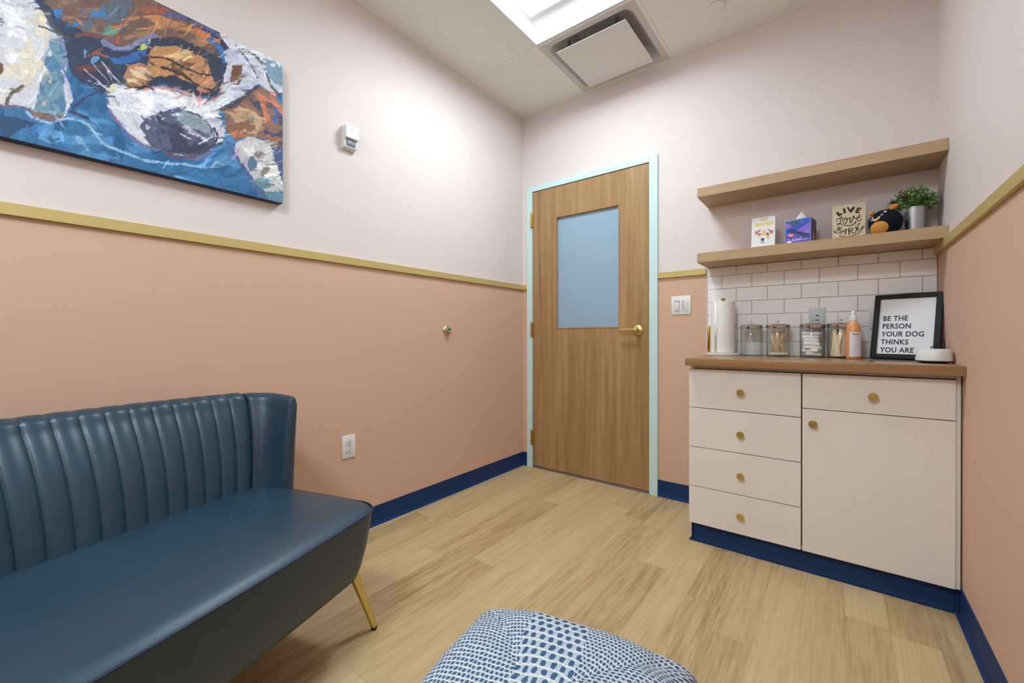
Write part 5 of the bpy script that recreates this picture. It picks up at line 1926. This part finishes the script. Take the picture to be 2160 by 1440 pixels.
def wing(side):
    p0, p1, p2 = (0.0985, BB), (0.058, BB), (0.037, 0.420)
    stt = []
    n_ = 14
    for k in range(n_ + 1):
        t = k / n_
        x_, b_ = bez(p0, p1, p2, t)
        q0, q1 = bez(p0, p1, p2, max(0, t - 0.02)), bez(p0, p1, p2, min(1, t + 0.02))
        dx_, db_ = q1[0] - q0[0], q1[1] - q0[1]
        l_ = math.hypot(dx_, db_)
        nx_, nb_ = db_ / l_, -dx_ / l_
        nx_, nb_ = (nx_, nb_) if nb_ > 0 else (-nx_, -nb_)
        puff = 0.010 * min(1, t * 8) ** 0.5
        top = BTOP - 0.006 - 0.012 * t
        pr = back_profile(top, 0.0742 - 0.040 * t, puff * 0.6, 0.40, 0.080 - 0.044 * t, side * (0.051 * (1 - t) ** 1.2 + 0.010 * t))
        stt.append([x_, b_, nx_, nb_, pr])
    # rounded end: continue along the tangent while the section closes in
    x_, b_, nx_, nb_, pr = stt[-1]
    tx_, tb_ = p2[0] - p1[0], p2[1] - p1[1]
    l_ = math.hypot(tx_, tb_)
    tx_, tb_ = tx_ / l_, tb_ / l_
    cz_ = sum(p[1] for p in pr) / len(pr)
    for k in range(1, 8):
        a = (PI / 2) * k / 7
        e_ = 0.016 * math.sin(a)
        c_ = math.cos(a)
        pr2 = []
        for (n0, z_, w_) in pr:
            # centre line of the section at this height
            t_ = max(0, min(1, (z_ - 0.40) / (0.746 - 0.40)))
            cl = lean_at(t_, 0.034) + 0.015
            zz = z_ if z_ < 0.70 else 0.70 + (z_ - 0.70) * (0.35 + 0.65 * c_)
            pr2.append((cl + (n0 - cl) * max(c_, 0.03), zz, w_))
        stt.append([x_ + tx_ * e_, b_ + tb_ * e_, nx_, nb_, pr2])
    if side > 0:
        stt = [[SW - s[0], s[1], -s[2], s[3], [(p[0], p[1], abs(p[2])) for p in s[4]]] for s in stt]
    return sweep('smooth_wing', stt, M_LEATHER, sf)


wing(-1)
wing(1)
for (lx, ly, ox, oy) in ((0.048, -0.088, -0.060, 0.042), (SW - 0.048, -0.088, 0.060, 0.042), (0.06, -0.56, -0.05, -0.04), (SW - 0.06, -0.56, 0.05, -0.04)):
    top = Vector((lx, ly, 0.232))
    foot = Vector((lx + ox, ly + oy, 0.010))
    bm = bmesh.new()
    pts = [top + (foot - top) * t for t in (0, 0.5, 1)]
    add_tube(bm, [tuple(p) for p in pts], [0.0175, 0.0135, 0.0095], 24)
    lg = link_bm('leg', bm, M_BRASS, sf, autosmooth=40)
    d = (foot - top).normalized()
    bm = bmesh.new()
    add_lathe(bm, [(0, 0), (0.0092, 0), (0.0100, 0.003), (0.0102, 0.0100), (0, 0.0100)], 20, Matrix.Translation((foot.x, foot.y, 0.0002)))
    link_bm('foot_pad', bm, M_BLACKINK, lg, autosmooth=40)


# ------------------------------------------------------------------ woven cushion in the foreground and the seat that carries it
def weave():
    m, nt, b = newmat('blue_white_chunky_weave')
    L = nt.links.new
    uv = N(nt, 'ShaderNodeUVMap')
    sp = N(nt, 'ShaderNodeSeparateXYZ')
    L(uv.outputs[0], sp.inputs[0])

    def M(op, a, b_=None, c=None):
        n = N(nt, 'ShaderNodeMath', operation=op)
        for i, v in enumerate((a, b_, c)):
            if v is None:
                continue
            if isinstance(v, (int, float)):
                n.inputs[i].default_value = v
            else:
                L(v, n.inputs[i])
        return n.outputs[0]
    U, V = sp.outputs[0], sp.outputs[1]
    nz = N(nt, 'ShaderNodeTexNoise', i_Scale=30.0, i_Detail=3.0)
    L(uv.outputs[0], nz.inputs['Vector'])
    jit = M('MULTIPLY', M('SUBTRACT', nz.outputs['Fac'], 0.5), 0.016)

    def dots(nu_, nv_, wu, wv, sh=0.0):
        cu = M('ADD', M('MULTIPLY', M('ADD', U, jit), nu_), sh)
        cv_ = M('MULTIPLY', M('ADD', V, jit), nv_)
        odd = M('MULTIPLY', M('MODULO', M('FLOOR', cv_), 2.0), 0.5)
        fu = M('ABSOLUTE', M('SUBTRACT', M('FRACT', M('ADD', cu, odd)), 0.5))
        fv = M('ABSOLUTE', M('SUBTRACT', M('FRACT', cv_), 0.5))
        du = M('POWER', M('DIVIDE', fu, wu), 4.0)
        dv_ = M('POWER', M('DIVIDE', fv, wv), 4.0)
        dot = M('SUBTRACT', 1.0, M('ADD', du, dv_))
        dm = N(nt, 'ShaderNodeMapRange')
        dm.inputs['From Min'].default_value = -0.15
        dm.inputs['From Max'].default_value = 0.25
        L(dot, dm.inputs['Value'])
        hgt = M('ADD', M('MULTIPLY', dm.outputs[0], 0.5), M('SUBTRACT', 0.5, fv))
        return dm.outputs[0], hgt
    d1, h1 = dots(52, 52, 0.31, 0.34)
    d2, h2 = dots(26, 26, 0.27, 0.36)
    e1, _ = dots(52, 52, 0.20, 0.42, 0.5)
    e2, _ = dots(26, 26, 0.24, 0.44, 0.5)
    # coarse band across the middle
    wob = N(nt, 'ShaderNodeTexNoise', i_Scale=3.0)
    L(uv.outputs[0], wob.inputs['Vector'])
    bandc = M('SUBTRACT', M('ADD', M('ADD', M('MULTIPLY', U, 1.0), M('MULTIPLY', V, 0.15)), M('MULTIPLY', wob.outputs['Fac'], 0.08)), 0.62)
    bd = N(nt, 'ShaderNodeMath', operation='LESS_THAN')
    L(M('ABSOLUTE', bandc), bd.inputs[0])
    bd.inputs[1].default_value = 0.125
    dm = N(nt, 'ShaderNodeMix', data_type='FLOAT')
    L(bd.outputs[0], dm.inputs[0])
    L(d1, dm.inputs[2])
    L(d2, dm.inputs[3])
    em = N(nt, 'ShaderNodeMix', data_type='FLOAT')
    L(bd.outputs[0], em.inputs[0])
    L(e1, em.inputs[2])
    L(e2, em.inputs[3])
    hm = N(nt, 'ShaderNodeMix', data_type='FLOAT')
    L(bd.outputs[0], hm.inputs[0])
    L(h1, hm.inputs[2])
    L(h2, hm.inputs[3])
    cr = N(nt, 'ShaderNodeMix', data_type='RGBA')
    L(dm.outputs[0], cr.inputs[0])
    wc = N(nt, 'ShaderNodeMix', data_type='RGBA')
    n3 = N(nt, 'ShaderNodeTexNoise', i_Scale=50.0)
    L(uv.outputs[0], n3.inputs['Vector'])
    L(M('MULTIPLY', em.outputs[0], M('ADD', 0.4, M('MULTIPLY', n3.outputs['Fac'], 0.8))), wc.inputs[0])
    wc.inputs[6].default_value = rgb(206, 208, 206)
    wc.inputs[7].default_value = rgb(160, 178, 196)
    L(wc.outputs[2], cr.inputs[6])
    cr.inputs[7].default_value = rgb(66, 92, 122)
    L(cr.outputs[2], b.inputs['Base Color'])
    b.inputs['Roughness'].default_value = 0.95
    b.inputs['Specular IOR Level'].default_value = 0.1
    bp = N(nt, 'ShaderNodeBump', i_Strength=0.9, i_Distance=0.003)
    L(hm.outputs[0], bp.inputs['Height'])
    L(bp.outputs['Normal'], b.inputs['Normal'])
    return m


CU_X, CU_Y, CU_Z, CU_R = -0.285, 0.405, 0.4352, math.radians(13)
CUW, CUD, CUH = 0.365, 0.45, 0.095
cu = empty('throw_cushion', (CU_X, CU_Y, CU_Z), CU_R)
tag(cu, 'blue and white woven throw cushion at the bottom edge', 'cushion')
bm = bmesh.new()
uvl = bm.loops.layers.uv.new('UVMap')
nx_, ny_ = 60, 60
for side in (1, -1):
    g2 = []
    for j in range(ny_ + 1):
        row = []
        for i in range(nx_ + 1):
            a, c = i / nx_ * 2 - 1, j / ny_ * 2 - 1
            # pillow outline: sides pulled in a little between the corners
            px_ = a * CUW / 2 * (1 - 0.05 * (1 - c * c)) 
            py_ = c * CUD / 2 * (1 - 0.05 * (1 - a * a))
            rr = min(1.0, ((abs(a) ** 3.2 + abs(c) ** 3.2)) ** (1 / 3.2))
            if rr > 1e-6:
                q_ = max(abs(a), abs(c)) / rr
                px_, py_ = px_ * (0.3 + 0.7 * q_), py_ * (0.3 + 0.7 * q_)
            hgt = CUH * ((1 - abs(a) ** 3.4) * (1 - abs(c) ** 3.4)) ** 0.30
            hgt += 0.004 * math.sin(a * 5 + 1) * math.cos(c * 4) * (1 - a * a) * (1 - c * c)
            z_ = CUH * 0.62 + side * hgt * (1.0 if side > 0 else 0.62)
            row.append(bm.verts.new((px_, py_, z_)))
        g2.append(row)
    for j in range(ny_):
        for i in range(nx_):
            f = bm.faces.new((g2[j][i], g2[j][i + 1], g2[j + 1][i + 1], g2[j + 1][i]))
            for lp, (ii, jj) in zip(f.loops, ((i, j), (i + 1, j), (i + 1, j + 1), (i, j + 1))):
                lp[uvl].uv = (ii / nx_, jj / ny_)
bmesh.ops.remove_doubles(bm, verts=bm.verts, dist=0.00005)
link_bm('cushion_cover', bm, weave(), cu, smooth=True)

bn = tag(empty('upholstered_stool', (-0.27, 0.235, 0)), 'navy leather stool under the woven cushion', 'stool')
bm = bmesh.new()
rings = []
for ins, z_ in [(0.03, 0.30), (0.012, 0.31), (0.0, 0.34), (0.0, 0.40), (0.006, 0.422), (0.02, 0.430), (0.08, 0.4315)]:
    rings.append([bm.verts.new((x_, y_, z_)) for x_, y_ in round_rect(-0.235 + ins, 0.235 - ins, -0.235 + ins, 0.235 - ins, 0.05, 8)])
for a, b2 in zip(rings, rings[1:]):
    n = len(a)
    for i in range(n):
        bm.faces.new((a[i], a[(i + 1) % n], b2[(i + 1) % n], b2[i]))
bm.faces.new(rings[0])
bm.faces.new(rings[-1])
link_bm('seat', bm, M_LEATHER, bn, autosmooth=50)
for sx_ in (-1, 1):
    for sy_ in (-1, 1):
        tube('leg', [(sx_ * 0.17, sy_ * 0.17, 0.301), (sx_ * 0.20, sy_ * 0.20, 0.0005)], [0.014, 0.009], M_BRASS, bn, 16)
